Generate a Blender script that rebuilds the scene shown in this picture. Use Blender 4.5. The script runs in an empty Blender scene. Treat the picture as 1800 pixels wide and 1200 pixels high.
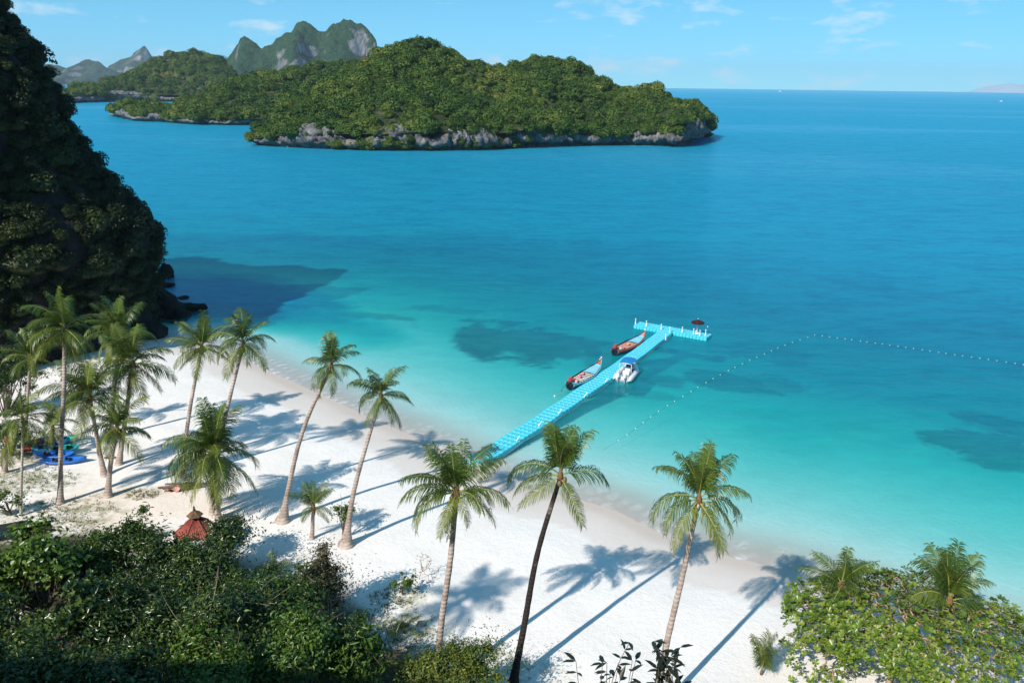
import bpy, math, random
import numpy as np
from mathutils import Matrix, Vector

R = math.radians
SC = bpy.context.scene
COL = SC.collection

# ------------------------------------------------------------------ camera
CAM_H = 22.0
F_PX = 1400.0                      # focal length in pixels of an 1800 px wide frame (28 mm lens)
PITCH = R(17.89)
ROLL = R(0.75)
cam_data = bpy.data.cameras.new('camera')
cam_data.sensor_width = 36.0
cam_data.lens = 28.0
cam_data.clip_start = 0.2
cam_data.clip_end = 120000.0
cam = bpy.data.objects.new('camera', cam_data)
COL.objects.link(cam)
cam.matrix_world = Matrix.Translation((0, 0, CAM_H)) @ Matrix.Rotation(math.pi/2-PITCH, 4, 'X') @ Matrix.Rotation(ROLL, 4, 'Z')
SC.camera = cam

# ------------------------------------------------------------------ light
SUN_AZ = R(38.0)                   # heading of the sunlight, from +Y towards +X
SUN_EL = R(40.0)
world = bpy.data.worlds.new('World')
SC.world = world
world.use_nodes = True
wn, wl = world.node_tree.nodes, world.node_tree.links
wn.clear()
w_out = wn.new('ShaderNodeOutputWorld')
w_bg = wn.new('ShaderNodeBackground')
w_sky = wn.new('ShaderNodeTexSky')
w_sky.sky_type = 'NISHITA'
w_sky.sun_disc = False
w_sky.sun_elevation = SUN_EL
w_sky.sun_rotation = SUN_AZ + math.pi
w_sky.altitude = 0
w_sky.air_density = 0.5
w_sky.dust_density = 0.0
w_sky.ozone_density = 6.0
w_bg.inputs['Strength'].default_value = 0.10
# thin fair-weather cloud puffs low over the sea, all the way round
w_tc = wn.new('ShaderNodeTexCoord')
w_map = wn.new('ShaderNodeMapping')
w_map.inputs['Scale'].default_value = (1.0, 1.0, 3.2)
w_map.inputs['Location'].default_value = (0.31, 0.12, 0.0)
w_no = wn.new('ShaderNodeTexNoise')
w_no.inputs['Scale'].default_value = 12.0
w_no.inputs['Detail'].default_value = 7.0
w_no.inputs['Roughness'].default_value = 0.58
w_r = wn.new('ShaderNodeValToRGB')
w_r.color_ramp.elements[0].position = 0.565
w_r.color_ramp.elements[0].color = (0, 0, 0, 1)
w_r.color_ramp.elements[1].position = 0.74
w_r.color_ramp.elements[1].color = (0.85, 0.85, 0.85, 1)
w_mix = wn.new('ShaderNodeMixRGB')
w_mix.inputs['Color2'].default_value = (6.6, 7.9, 8.8, 1)
w_gam = wn.new('ShaderNodeGamma')
w_gam.inputs['Gamma'].default_value = 0.5
w_mul = wn.new('ShaderNodeMixRGB')
w_mul.blend_type = 'MULTIPLY'
w_mul.inputs['Fac'].default_value = 1.0
w_mul.inputs['Color2'].default_value = (1.15, 2.75, 3.2, 1)
wl.new(w_tc.outputs['Generated'], w_map.inputs['Vector'])
wl.new(w_map.outputs['Vector'], w_no.inputs['Vector'])
wl.new(w_no.outputs['Fac'], w_r.inputs['Fac'])
wl.new(w_r.outputs['Color'], w_mix.inputs['Fac'])
wl.new(w_sky.outputs['Color'], w_gam.inputs['Color'])
wl.new(w_gam.outputs['Color'], w_mul.inputs['Color1'])
wl.new(w_mul.outputs['Color'], w_mix.inputs['Color1'])
wl.new(w_mix.outputs['Color'], w_bg.inputs['Color'])
wl.new(w_bg.outputs['Background'], w_out.inputs['Surface'])

sun_data = bpy.data.lights.new('sun', 'SUN')
sun_data.energy = 5.0
sun_data.angle = R(0.53)
sun_data.color = (1.0, 0.93, 0.84)
sun = bpy.data.objects.new('sun', sun_data)
COL.objects.link(sun)
sun_dir = Vector((math.sin(SUN_AZ)*math.cos(SUN_EL), math.cos(SUN_AZ)*math.cos(SUN_EL), -math.sin(SUN_EL)))
sun.rotation_euler = sun_dir.to_track_quat('-Z', 'Y').to_euler()
sun.location = (-60, -80, 90)

SC.view_settings.view_transform = 'Standard'
SC.view_settings.look = 'None'
SC.view_settings.exposure = 0.22
SC.view_settings.gamma = 1.0
SC.view_settings.use_curve_mapping = False
SC.render.engine = 'CYCLES'
SC.cycles.max_bounces = 6
SC.cycles.diffuse_bounces = 2
SC.cycles.glossy_bounces = 3
SC.cycles.transmission_bounces = 4
SC.cycles.transparent_max_bounces = 8
SC.cycles.volume_bounces = 0
SC.cycles.caustics_reflective = False
SC.cycles.caustics_refractive = False
SC.cycles.use_denoising = True

# ------------------------------------------------------------------ surveying helpers (photo pixel of an 1800x1200 frame -> place)
def ray(px, py):
    x = (px-900.0)/F_PX; y = -(py-600.0)/F_PX
    c, s = math.cos(ROLL), math.sin(ROLL)
    x, y = x*c-y*s, x*s+y*c
    return np.array([x, math.cos(PITCH)+y*math.sin(PITCH), -math.sin(PITCH)+y*math.cos(PITCH)])

def at_z(px, py, z=0.0):
    d = ray(px, py); t = (z-CAM_H)/d[2]
    return np.array([d[0]*t, d[1]*t, z])

def at_y(px, py, y):
    d = ray(px, py); t = y/d[1]
    return np.array([d[0]*t, y, CAM_H+d[2]*t])

# ------------------------------------------------------------------ noise
def _hash(ix, iy, iz, seed):
    n = (ix*374761393 + iy*668265263 + iz*2147483647 + seed*1274126177) & 0xffffffff
    n = (n ^ (n >> 13)) * 1274126177 & 0xffffffff
    n = (n ^ (n >> 16)) * 2246822519 & 0xffffffff
    return ((n ^ (n >> 15)) & 0xffff)/65535.0*2-1

def vnoise(x, y, z=None, seed=0):
    x = np.asarray(x, float); y = np.asarray(y, float)
    z = np.zeros_like(x) if z is None else np.asarray(z, float)
    fx, fy, fz = np.floor(x), np.floor(y), np.floor(z)
    ix, iy, iz = fx.astype(np.int64), fy.astype(np.int64), fz.astype(np.int64)
    u, v, w = x-fx, y-fy, z-fz
    u = u*u*(3-2*u); v = v*v*(3-2*v); w = w*w*(3-2*w)
    def h(a, b, c): return _hash(ix+a, iy+b, iz+c, seed)
    a = h(0,0,0)*(1-u)+h(1,0,0)*u; b = h(0,1,0)*(1-u)+h(1,1,0)*u
    r0 = a*(1-v)+b*v
    a = h(0,0,1)*(1-u)+h(1,0,1)*u; b = h(0,1,1)*(1-u)+h(1,1,1)*u
    r1 = a*(1-v)+b*v
    return r0*(1-w)+r1*w

def fbm(x, y, z=None, seed=0, octaves=4, gain=0.5):
    t = 0; a = 1; f = 1; n = 0
    for k in range(octaves):
        t = t + a*vnoise(np.asarray(x)*f+k*17.3, np.asarray(y)*f-k*9.1, None if z is None else np.asarray(z)*f+k*3.7, seed+k)
        n += a; a *= gain; f *= 2.03
    return t/n

def sstep(a, b, x):
    t = np.clip((np.asarray(x, float)-a)/(b-a), 0, 1)
    return t*t*(3-2*t)

# ------------------------------------------------------------------ material helpers
class NT:
    def __init__(self, name):
        self.m = bpy.data.materials.new(name); self.m.use_nodes = True
        self.n, self.l = self.m.node_tree.nodes, self.m.node_tree.links
        self.n.clear()
        self.out = self.n.new('ShaderNodeOutputMaterial')
    def node(self, kind, **kw):
        n = self.n.new('ShaderNode'+kind)
        for k, v in kw.items():
            if k in n.inputs.keys() if hasattr(n.inputs, 'keys') else False: pass
            setattr(n, k, v)
        return n
    def put(self, sock, val):
        if isinstance(val, bpy.types.NodeSocket): self.l.new(val, sock)
        elif isinstance(val, (tuple, list)) and len(val) == 3 and sock.type == 'RGBA': sock.default_value = (*val, 1)
        else: sock.default_value = val
    def noise(self, scale, detail=4, rough=0.55, vec=None, coord='Object', stretch=None):
        n = self.n.new('ShaderNodeTexNoise')
        n.inputs['Scale'].default_value = scale; n.inputs['Detail'].default_value = detail; n.inputs['Roughness'].default_value = rough
        v = vec if vec is not None else self.coord(coord)
        if stretch:
            mp = self.n.new('ShaderNodeMapping'); mp.inputs['Scale'].default_value = stretch
            self.l.new(v, mp.inputs['Vector']); v = mp.outputs['Vector']
        self.l.new(v, n.inputs['Vector'])
        return n.outputs['Fac']
    def coord(self, which):
        if which == 'Position':
            return self.n.new('ShaderNodeNewGeometry').outputs['Position']
        return self.n.new('ShaderNodeTexCoord').outputs[which]
    def attr(self, name):
        a = self.n.new('ShaderNodeAttribute'); a.attribute_name = name
        return a.outputs['Fac']
    def ramp(self, fac, stops):
        r = self.n.new('ShaderNodeValToRGB'); e = r.color_ramp.elements
        while len(e) < len(stops): e.new(0.5)
        for el, (p, c) in zip(e, stops):
            el.position = p
            el.color = (c, c, c, 1) if isinstance(c, (int, float)) else (*c, 1)
        self.l.new(fac, r.inputs['Fac'])
        return r.outputs['Color']
    def mix(self, fac, a, b, mode='MIX'):
        m = self.n.new('ShaderNodeMixRGB'); m.blend_type = mode
        self.put(m.inputs['Fac'], fac); self.put(m.inputs['Color1'], a); self.put(m.inputs['Color2'], b)
        return m.outputs['Color']
    def math(self, op, a, b=0.0, clamp=False):
        m = self.n.new('ShaderNodeMath'); m.operation = op; m.use_clamp = clamp
        self.put(m.inputs[0], a); self.put(m.inputs[1], b)
        return m.outputs[0]
    def bump(self, height, strength=0.3, dist=0.1, normal=None):
        b = self.n.new('ShaderNodeBump'); b.inputs['Strength'].default_value = strength; b.inputs['Distance'].default_value = dist
        self.l.new(height, b.inputs['Height'])
        if normal is not None: self.l.new(normal, b.inputs['Normal'])
        return b.outputs['Normal']
    def principled(self, color, rough=0.6, spec=0.5, normal=None, metal=0.0):
        p = self.n.new('ShaderNodeBsdfPrincipled')
        self.put(p.inputs['Base Color'], color); self.put(p.inputs['Roughness'], rough)
        p.inputs['Specular IOR Level'].default_value = spec; p.inputs['Metallic'].default_value = metal
        if normal is not None: self.l.new(normal, p.inputs['Normal'])
        return p.outputs['BSDF']
    def done(self, shader):
        self.l.new(shader, self.out.inputs['Surface']); return self.m
    def rand(self):
        return self.n.new('ShaderNodeObjectInfo').outputs['Random']

def plain(name, color, rough=0.5, spec=0.5, wear=0.18, scale=6.0, bump=0.0):
    t = NT(name)
    f = t.noise(scale, 5, 0.6)
    dark = tuple(c*(1-wear*1.6) for c in color); light = tuple(min(1, c*(1+wear)) for c in color)
    c = t.ramp(f, [(0.3, dark), (0.7, light)])
    nrm = t.bump(f, bump, 0.02) if bump else None
    return t.done(t.principled(c, rough, spec, nrm))

def leafmat(name, stops, trans=0.28, rough=0.45, spec=0.4, patch=0.0, patch_scale=0.05, jitter=0.35):
    """Leaf colour varies by plant and by leaf; part of the light shines through."""
    t = NT(name)
    r = t.rand()
    lf = t.attr('leaf')
    mixf = t.math('ADD', t.math('MULTIPLY', r, 1-jitter), t.math('MULTIPLY', lf, jitter))
    if patch:
        pn = t.noise(patch_scale, 3, 0.5, vec=t.coord('Position'))
        mixf = t.math('ADD', t.math('MULTIPLY', mixf, 1-patch), t.math('MULTIPLY', t.ramp(pn, [(0.35, 0.0), (0.65, 1.0)]), patch))
    c = t.ramp(mixf, stops)
    p = t.principled(c, rough, spec)
    tr = t.n.new('ShaderNodeBsdfTranslucent')
    t.l.new(t.mix(0.5, c, (1.0, 1.0, 0.25), 'MULTIPLY'), tr.inputs['Color'])
    m = t.n.new('ShaderNodeMixShader'); m.inputs['Fac'].default_value = trans
    t.l.new(p, m.inputs[1]); t.l.new(tr.outputs[0], m.inputs[2])
    return t.done(m.outputs[0])

# ------------------------------------------------------------------ mesh helpers
def mesh_of(name, verts, faces, mats, smooth=False, attrs=None, mat_idx=None):
    """faces: list of index tuples, or an (n,k) array, or a list of such arrays."""
    me = bpy.data.meshes.new(name)
    verts = np.asarray(verts, np.float32).reshape(-1, 3)
    blocks = []
    if isinstance(faces, np.ndarray): blocks = [faces]
    elif len(faces) and isinstance(faces[0], np.ndarray) and faces[0].ndim == 2: blocks = list(faces)
    else:
        me.from_pydata([tuple(v) for v in verts], [], [tuple(f) for f in faces])
    if blocks:
        blocks = [b for b in blocks if len(b)]
        me.vertices.add(len(verts)); me.vertices.foreach_set('co', verts.ravel())
        loops = np.concatenate([b.ravel() for b in blocks]).astype(np.int32)
        tot = np.concatenate([np.full(len(b), b.shape[1], np.int32) for b in blocks])
        start = np.concatenate([[0], np.cumsum(tot)[:-1]]).astype(np.int32)
        me.loops.add(len(loops)); me.loops.foreach_set('vertex_index', loops)
        me.polygons.add(len(tot)); me.polygons.foreach_set('loop_start', start)
        me.update(calc_edges=True)
    if not isinstance(mats, (list, tuple)): mats = [mats]
    for m in mats: me.materials.append(m)
    if mat_idx is not None: me.polygons.foreach_set('material_index', np.asarray(mat_idx, np.int32))
    if smooth: me.polygons.foreach_set('use_smooth', np.ones(len(me.polygons), bool))
    for k, v in (attrs or {}).items():
        a = me.attributes.new(k, 'FLOAT', 'POINT'); a.data.foreach_set('value', np.asarray(v, np.float32))
    me.update()
    return me

def link(name, me, parent=None, loc=(0,0,0), rot=(0,0,0), scale=(1,1,1)):
    o = bpy.data.objects.new(name, me); COL.objects.link(o)
    o.location = loc; o.rotation_euler = rot; o.scale = scale
    if parent is not None: o.parent = parent
    return o

def thing(name, label, cat, loc=(0,0,0), rotz=0.0, group=None, rot=None, scale=(1,1,1)):
    o = bpy.data.objects.new(name, None); COL.objects.link(o)
    o.empty_display_size = 0.3
    o.location = loc; o.rotation_euler = rot if rot else (0, 0, rotz); o.scale = scale
    return tag(o, label, cat, group)

def tag(o, label=None, cat=None, group=None, kind=None):
    if label: o['label'] = label
    if cat: o['category'] = cat
    if group: o['group'] = group
    if kind: o['kind'] = kind
    return o

class MB:
    """collects shapes for one mesh"""
    def __init__(self): self.v = []; self.f = []; self.mi = []; self.cur = 0
    def add(self, verts, faces):
        o = len(self.v); self.v += [tuple(map(float, p)) for p in verts]
        for f in faces: self.f.append(tuple(i+o for i in f)); self.mi.append(self.cur)
        return self
    def box(self, c, s, bev=0.0, rz=0.0, taper=1.0):
        cx, cy, cz = c; sx, sy, sz = s[0]/2, s[1]/2, s[2]/2
        ring = [(-sx,-sy),(sx,-sy),(sx,sy),(-sx,sy)]
        if bev:
            b = bev
            ring = [(-sx+b,-sy),(sx-b,-sy),(sx,-sy+b),(sx,sy-b),(sx-b,sy),(-sx+b,sy),(-sx,sy-b),(-sx,-sy+b)]
        n = len(ring); vs = []
        levels = [(-sz, 1.0), (sz, taper)] if not bev else [(-sz, 1-bev/max(sx,sy)), (-sz+bev, 1.0), (sz-bev, taper), (sz, taper*(1-bev/max(sx,sy)))]
        ca, sa = math.cos(rz), math.sin(rz)
        for z, k in levels:
            for x, y in ring: vs.append((cx+(x*ca-y*sa)*k, cy+(x*sa+y*ca)*k, cz+z))
        fs = [tuple(range(n-1, -1, -1))]
        for l in range(len(levels)-1):
            for i in range(n): fs.append((l*n+i, l*n+(i+1)%n, (l+1)*n+(i+1)%n, (l+1)*n+i))
        fs.append(tuple(range((len(levels)-1)*n, len(levels)*n)))
        return self.add(vs, fs)
    def tube(self, pts, radii, n=6, caps=True):
        v, f = tube_np(pts, radii, n, caps); return self.add(v, f)
    def lathe(self, c, prof, n=12):
        vs = []; fs = []
        for r, z in prof:
            for i in range(n):
                a = 2*math.pi*i/n; vs.append((c[0]+r*math.cos(a), c[1]+r*math.sin(a), c[2]+z))
        for l in range(len(prof)-1):
            for i in range(n): fs.append((l*n+i, l*n+(i+1)%n, (l+1)*n+(i+1)%n, (l+1)*n+i))
        fs.append(tuple(range(n-1,-1,-1))); fs.append(tuple(range((len(prof)-1)*n, len(prof)*n)))
        return self.add(vs, fs)
    def mesh(self, name, mats, smooth=False):
        return mesh_of(name, self.v, self.f, mats, smooth, mat_idx=self.mi)
    def obj(self, name, mats, parent=None, smooth=False, **kw):
        return link(name, self.mesh(name, mats, smooth), parent, **kw)

def tube_np(pts, radii, n=6, caps=True):
    pts = np.asarray(pts, float); k = len(pts)
    radii = np.broadcast_to(np.asarray(radii, float), (k,))
    tan = np.gradient(pts, axis=0); tan /= np.linalg.norm(tan, axis=1)[:, None]+1e-9
    ref = np.array([0.0, 0, 1]) if abs(tan[:, 2]).mean() < 0.8 else np.array([1.0, 0, 0])
    vs = []; fs = []
    for i in range(k):
        a = np.cross(tan[i], ref); a /= np.linalg.norm(a)+1e-9; b = np.cross(tan[i], a)
        for j in range(n):
            t = 2*math.pi*j/n
            vs.append(pts[i]+radii[i]*(a*math.cos(t)+b*math.sin(t)))
    for i in range(k-1):
        for j in range(n): fs.append((i*n+j, i*n+(j+1)%n, (i+1)*n+(j+1)%n, (i+1)*n+j))
    if caps: fs.append(tuple(range(n-1,-1,-1))); fs.append(tuple(range((k-1)*n, k*n)))
    return vs, fs

def grid_faces(nu, nv):
    i = np.arange(nu-1)[:, None]*nv+np.arange(nv-1)[None]
    i = i.ravel()
    return np.stack([i, i+nv, i+nv+1, i+1], 1)

def spline(ctrl, n):
    """Catmull-Rom through the control points, n samples."""
    c = np.asarray(ctrl, float); k = len(c)
    p = np.vstack([2*c[0]-c[1], c, 2*c[-1]-c[-2]])
    t = np.linspace(0, k-1-1e-6, n); i = t.astype(int); u = (t-i)[:, None]
    p0, p1, p2, p3 = p[i], p[i+1], p[i+2], p[i+3]
    return 0.5*((2*p1)+(-p0+p2)*u+(2*p0-5*p1+4*p2-p3)*u*u+(-p0+3*p1-3*p2+p3)*u**3)

# ------------------------------------------------------------------ the lie of the land
shore_px = [(330,597),(400,617),(470,652),(560,692),(650,735),(700,756),(756,779),(840,826),(920,858),(1000,873),(1080,897),(1160,938),(1280,979),(1380,1001),(1500,1038),(1640,1080),(1800,1130)]
shore = [at_z(*p)[:2] for p in shore_px]
shore = np.array([(-140, 74), (-70, 70), (-40, 67.5)] + [tuple(p) for p in shore] + [(32, 24.5), (45, 18), (70, 8), (130, -10)])

def shore_dist(x, y):
    """signed distance to the waterline, positive on land"""
    x = np.asarray(x, float); y = np.asarray(y, float)
    best = np.full(x.shape, 1e9)
    for a, b in zip(shore[:-1], shore[1:]):
        d = b-a; L = d@d
        t = np.clip(((x-a[0])*d[0]+(y-a[1])*d[1])/L, 0, 1)
        best = np.minimum(best, np.hypot(x-a[0]-t*d[0], y-a[1]-t*d[1]))
    ys = np.interp(x, shore[:, 0], shore[:, 1])
    return np.where(y < ys, best, -best)

def depth_of(sd):
    d = np.maximum(-sd, 0)
    return np.interp(d, [0, 2, 6, 14, 26, 42, 75, 160, 400, 5000], [0, 0.12, 0.38, 1.0, 2.15, 3.9, 5.6, 7.0, 9.2, 14])

def beach_h(x, y):
    sd = shore_dist(x, y)
    land = np.interp(sd, [0, 1.2, 3.5, 6, 12, 20, 60], [0, 0.14, 0.42, 0.75, 1.25, 1.5, 2.2])
    bumps = fbm(np.asarray(x)*0.35, np.asarray(y)*0.35, seed=3, octaves=3)*0.09*sstep(3, 8, sd)
    wob = fbm(np.asarray(x)*0.12, np.asarray(y)*0.12, seed=8, octaves=2)*0.25*sstep(4, 20, -sd)
    return np.where(sd > 0, land+bumps, -depth_of(sd)+wob)

def ground(px, py):
    z = 1.0
    for _ in range(6):
        p = at_z(px, py, z); z = float(beach_h(p[0], p[1]))
    return np.array([p[0], p[1], z])

rng = np.random.default_rng(7)

# ================================================================== MATERIALS
def m_sand():
    t = NT('sand')
    pos = t.coord('Position')
    f1 = t.noise(0.5, 6, 0.6, vec=pos); f2 = t.noise(9.0, 5, 0.65, vec=pos); f3 = t.noise(2.6, 3, 0.5, vec=pos)
    dry = t.ramp(f1, [(0.3, (0.82, 0.77, 0.72)), (0.7, (0.88, 0.845, 0.80))])
    dry = t.mix(t.ramp(f2, [(0.36, 0.16), (0.52, 0.0)]), dry, (0.55, 0.48, 0.41))
    warm = t.attr('warm'); dry = t.mix(warm, dry, (0.78, 0.63, 0.50))
    wet = t.attr('wet')
    c = t.mix(wet, dry, (0.56, 0.475, 0.405))
    g = t.attr('turf')
    gm = t.math('MULTIPLY', t.math('MULTIPLY', g, 0.8), t.ramp(t.noise(1.6, 8, 0.75, vec=pos), [(0.42, 0.0), (0.60, 1.0)]))
    c = t.mix(gm, c, t.ramp(f2, [(0.35, (0.10, 0.12, 0.035)), (0.65, (0.34, 0.32, 0.14))]))
    c = t.mix(t.attr('litter_shade'), c, t.ramp(f2, [(0.35, (0.025, 0.02, 0.012)), (0.65, (0.085, 0.065, 0.04))]))  # leaf litter, darkened to hold the shade of the thicket gaps
    reef = t.attr('reef')
    c = t.mix(reef, c, t.ramp(t.noise(0.9, 6, 0.7, vec=pos), [(0.35, (0.008, 0.03, 0.05)), (0.7, (0.07, 0.11, 0.12))]))
    h = t.math('ADD', t.math('MULTIPLY', f3, 1.2), f2)
    dryness = t.math('SUBTRACT', 1.0, wet)
    b = t.n.new('ShaderNodeBump'); b.inputs['Distance'].default_value = 0.055
    t.l.new(t.math('MULTIPLY', dryness, 0.5), b.inputs['Strength']); t.l.new(h, b.inputs['Height'])
    rough = t.math('SUBTRACT', 0.95, t.math('MULTIPLY', wet, 0.4))
    return t.done(t.principled(c, rough, 0.25, b.outputs['Normal']))

def m_water():
    t = NT('sea_water')
    pos = t.coord('Position')
    dep = t.attr('depth')
    # ripples: short wind waves over a longer chop, seen as slope
    w1 = t.noise(1.1, 5, 0.62, vec=pos, stretch=(0.55, 1.0, 1.0))
    w2 = t.noise(0.16, 4, 0.6, vec=pos, stretch=(0.5, 1.0, 1.0))
    w3 = t.noise(0.012, 3, 0.5, vec=pos, stretch=(0.25, 1.0, 1.0))
    hsum = t.math('ADD', t.math('MULTIPLY', w1, 0.42), t.math('MULTIPLY', w2, 0.9))
    nb = t.n.new('ShaderNodeBump'); nb.inputs['Distance'].default_value = 0.6
    t.l.new(hsum, nb.inputs['Height'])
    calm = t.ramp(t.math('DIVIDE', dep, 10.0), [(0.0, 0.25), (0.25, 0.62), (0.8, 1.0)])
    t.l.new(calm, nb.inputs['Strength'])
    nrm = nb.outputs['Normal']
    # light that the water itself sends back, by depth
    d = t.math('DIVIDE', t.math('ADD', dep, t.math('MULTIPLY', t.math('SUBTRACT', w3, 0.5), 1.2)), 14.0, clamp=True)
    body = t.ramp(d, [(0.0, (0.10, 0.55, 0.50)), (0.08, (0.018, 0.42, 0.42)), (0.17, (0.004, 0.27, 0.37)), (0.28, (0.002, 0.22, 0.335)), (0.6, (0.004, 0.26, 0.405)), (1.0, (0.014, 0.38, 0.59))])
    streak = t.ramp(t.noise(0.006, 6, 0.62, vec=pos, stretch=(0.35, 1.0, 1.0)), [(0.50, 0.0), (0.58, 0.22), (0.66, 0.0)])
    body = t.mix(t.math('MULTIPLY', streak, t.ramp(t.math('DIVIDE', dep, 14.0), [(0.45, 0.0), (0.6, 1.0)])), body, (0.16, 0.42, 0.62))
    wm = t.noise(0.55, 4, 0.6, vec=pos, stretch=(0.4, 1.0, 1.0))
    body = t.mix(t.ramp(t.math('ADD', t.math('MULTIPLY', w2, 0.3), t.math('ADD', t.math('MULTIPLY', wm, 0.4), t.math('MULTIPLY', w1, 0.3))), [(0.40, 0.75), (0.55, 0.0)]), body, t.mix(1.0, body, (0.45, 0.62, 0.75), 'MULTIPLY'))  # dark ripple pattern: wave shading painted into the water colour
    df = t.n.new('ShaderNodeBsdfDiffuse'); t.l.new(body, df.inputs['Color']); t.l.new(nrm, df.inputs['Normal'])
    # shallow water: sand seen through it, red light swallowed with depth
    ex = []
    for k in (1.15, 0.085, 0.11):
        ex.append(t.math('POWER', math.exp(-k), dep))
    cc = t.n.new('ShaderNodeCombineColor')
    for s, e in zip(cc.inputs, ex): t.l.new(e, s)
    tp = t.n.new('ShaderNodeBsdfTransparent'); t.l.new(cc.outputs[0], tp.inputs['Color'])
    alpha = t.ramp(t.math('DIVIDE', dep, 6.0), [(0.0, 0.0), (0.02, 0.03), (0.14, 0.25), (0.30, 0.46), (0.62, 0.70), (1.0, 1.0)])
    m1 = t.n.new('ShaderNodeMixShader'); t.l.new(alpha, m1.inputs['Fac']); t.l.new(tp.outputs[0], m1.inputs[1]); t.l.new(df.outputs[0], m1.inputs[2])
    gl = t.n.new('ShaderNodeBsdfGlossy'); gl.inputs['Roughness'].default_value = 0.20; gl.inputs['Color'].default_value = (0.62, 0.84, 1.0, 1); t.l.new(nrm, gl.inputs['Normal'])  # blue of the higher sky put into the reflection colour
    fr = t.n.new('ShaderNodeFresnel'); fr.inputs['IOR'].default_value = 1.33; t.l.new(nrm, fr.inputs['Normal'])
    fac = t.math('MINIMUM', fr.outputs[0], 0.21)
    m2 = t.n.new('ShaderNodeMixShader'); t.l.new(fac, m2.inputs['Fac']); t.l.new(m1.outputs[0], m2.inputs[1]); t.l.new(gl.outputs[0], m2.inputs[2])
    # line of foam where it washes up
    foam = t.math('MULTIPLY', t.attr('foam'), t.ramp(t.noise(2.2, 6, 0.7, vec=pos), [(0.38, 0.0), (0.58, 0.75)]))
    fd = t.n.new('ShaderNodeBsdfDiffuse'); fd.inputs['Color'].default_value = (0.85, 0.87, 0.86, 1)
    m3 = t.n.new('ShaderNodeMixShader'); t.l.new(foam, m3.inputs['Fac']); t.l.new(m2.outputs[0], m3.inputs[1]); t.l.new(fd.outputs[0], m3.inputs[2])
    return t.done(m3.outputs[0])

def m_rock(name, lo, hi, scale=0.35, bump=0.9, dist=0.8, vertical=2.2, rust=0.35):
    t = NT(name)
    pos = t.coord('Position')
    f = t.noise(scale, 8, 0.65, vec=pos, stretch=(1, 1, 1/vertical)); g = t.noise(scale*5, 6, 0.6, vec=pos)
    c = t.ramp(f, [(0.3, lo), (0.52, tuple((a+b)/2 for a, b in zip(lo, hi))), (0.7, hi)])
    c = t.mix(t.ramp(g, [(0.35, 0.5), (0.55, 0.0)]), c, tuple(a*0.45 for a in lo))
    c = t.mix(t.ramp(t.noise(scale*0.7, 4, 0.5, vec=pos), [(0.55, 0.0), (0.7, rust)]), c, (0.30, 0.22, 0.13))
    return t.done(t.principled(c, 0.9, 0.2, t.bump(t.math('ADD', f, t.math('MULTIPLY', g, 0.4)), bump, dist)))

def m_hill(name, greens, rock_lo, rock_hi, scale, rock_at=(0.52, 0.66), bump_d=4.0):
    """far wooded hill: tree cover, bare limestone where the face is steep"""
    t = NT(name)
    pos = t.coord('Position')
    tx = t.noise(scale*7, 5, 0.7, vec=pos); big = t.noise(scale, 5, 0.6, vec=pos, stretch=(1, 1, 0.45))
    g = t.ramp(tx, [(0.3, greens[0]), (0.7, greens[1])])
    rk = t.ramp(t.noise(scale*3, 6, 0.7, vec=pos, stretch=(1, 1, 0.25)), [(0.35, rock_lo), (0.65, rock_hi)])
    geo = t.n.new('ShaderNodeNewGeometry'); sp = t.n.new('ShaderNodeSeparateXYZ'); t.l.new(geo.outputs['Normal'], sp.inputs[0])
    steep = t.math('SUBTRACT', 1.0, sp.outputs['Z'])
    k = t.math('ADD', t.math('MULTIPLY', steep, 0.75), t.math('MULTIPLY', big, 0.5))
    c = t.mix(t.ramp(k, [(rock_at[0], 0.0), (rock_at[1], 1.0)]), g, rk)
    return t.done(t.principled(c, 0.95, 0.1, t.bump(tx, 1.0, bump_d)))

M = {}
M['sand'] = m_sand()
M['water'] = m_water()
M['rock'] = m_rock('sea_cliff_rock', (0.055, 0.055, 0.06), (0.33, 0.325, 0.33), 0.30, 1.0, 1.6)
M['shaded_rock'] = m_rock('headland_rock', (0.008, 0.008, 0.008), (0.034, 0.032, 0.031), 0.5, 1.0, 0.5, rust=0.0)  # shade of the cliff face put into the rock colour
M['soil'] = m_rock('hill_soil', (0.03, 0.035, 0.015), (0.09, 0.085, 0.04), 0.5, 0.6, 0.3)
M['island_soil'] = m_rock('island_undergrowth', (0.016, 0.026, 0.010), (0.04, 0.055, 0.02), 0.2, 0.6, 0.6)
M['far_hill'] = m_hill('far_wooded_limestone', ((0.016, 0.045, 0.022), (0.055, 0.11, 0.040)), (0.12, 0.12, 0.135), (0.40, 0.38, 0.37), 0.014, (0.665, 0.735), 14.0)
M['farther_hill'] = m_hill('distant_hazed_limestone', ((0.035, 0.06, 0.05), (0.06, 0.09, 0.065)), (0.14, 0.15, 0.17), (0.32, 0.32, 0.33), 0.008, (0.47, 0.58), 12.0)  # blue of the haze put into the hill colours
M['hazy_hill'] = plain('distant_hazed_island', (0.34, 0.44, 0.54), 0.95, 0.0, 0.05, 0.01)  # haze painted into the island's base colour
M['frond'] = leafmat('palm_frond', [(0.0, (0.030, 0.070, 0.010)), (0.5, (0.075, 0.130, 0.018)), (0.85, (0.14, 0.185, 0.028)), (1.0, (0.24, 0.235, 0.05))], 0.25, 0.38, 0.5, jitter=0.4)
M['old_frond'] = leafmat('palm_frond_old', [(0.0, (0.075, 0.125, 0.012)), (1.0, (0.18, 0.205, 0.025))], 0.2, 0.5, 0.4)
M['dry_frond'] = leafmat('palm_frond_dry', [(0.0, (0.10, 0.085, 0.055)), (1.0, (0.24, 0.20, 0.13))], 0.1, 0.7, 0.2)
M['rachis'] = plain('palm_midrib', (0.28, 0.29, 0.08), 0.5)
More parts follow.
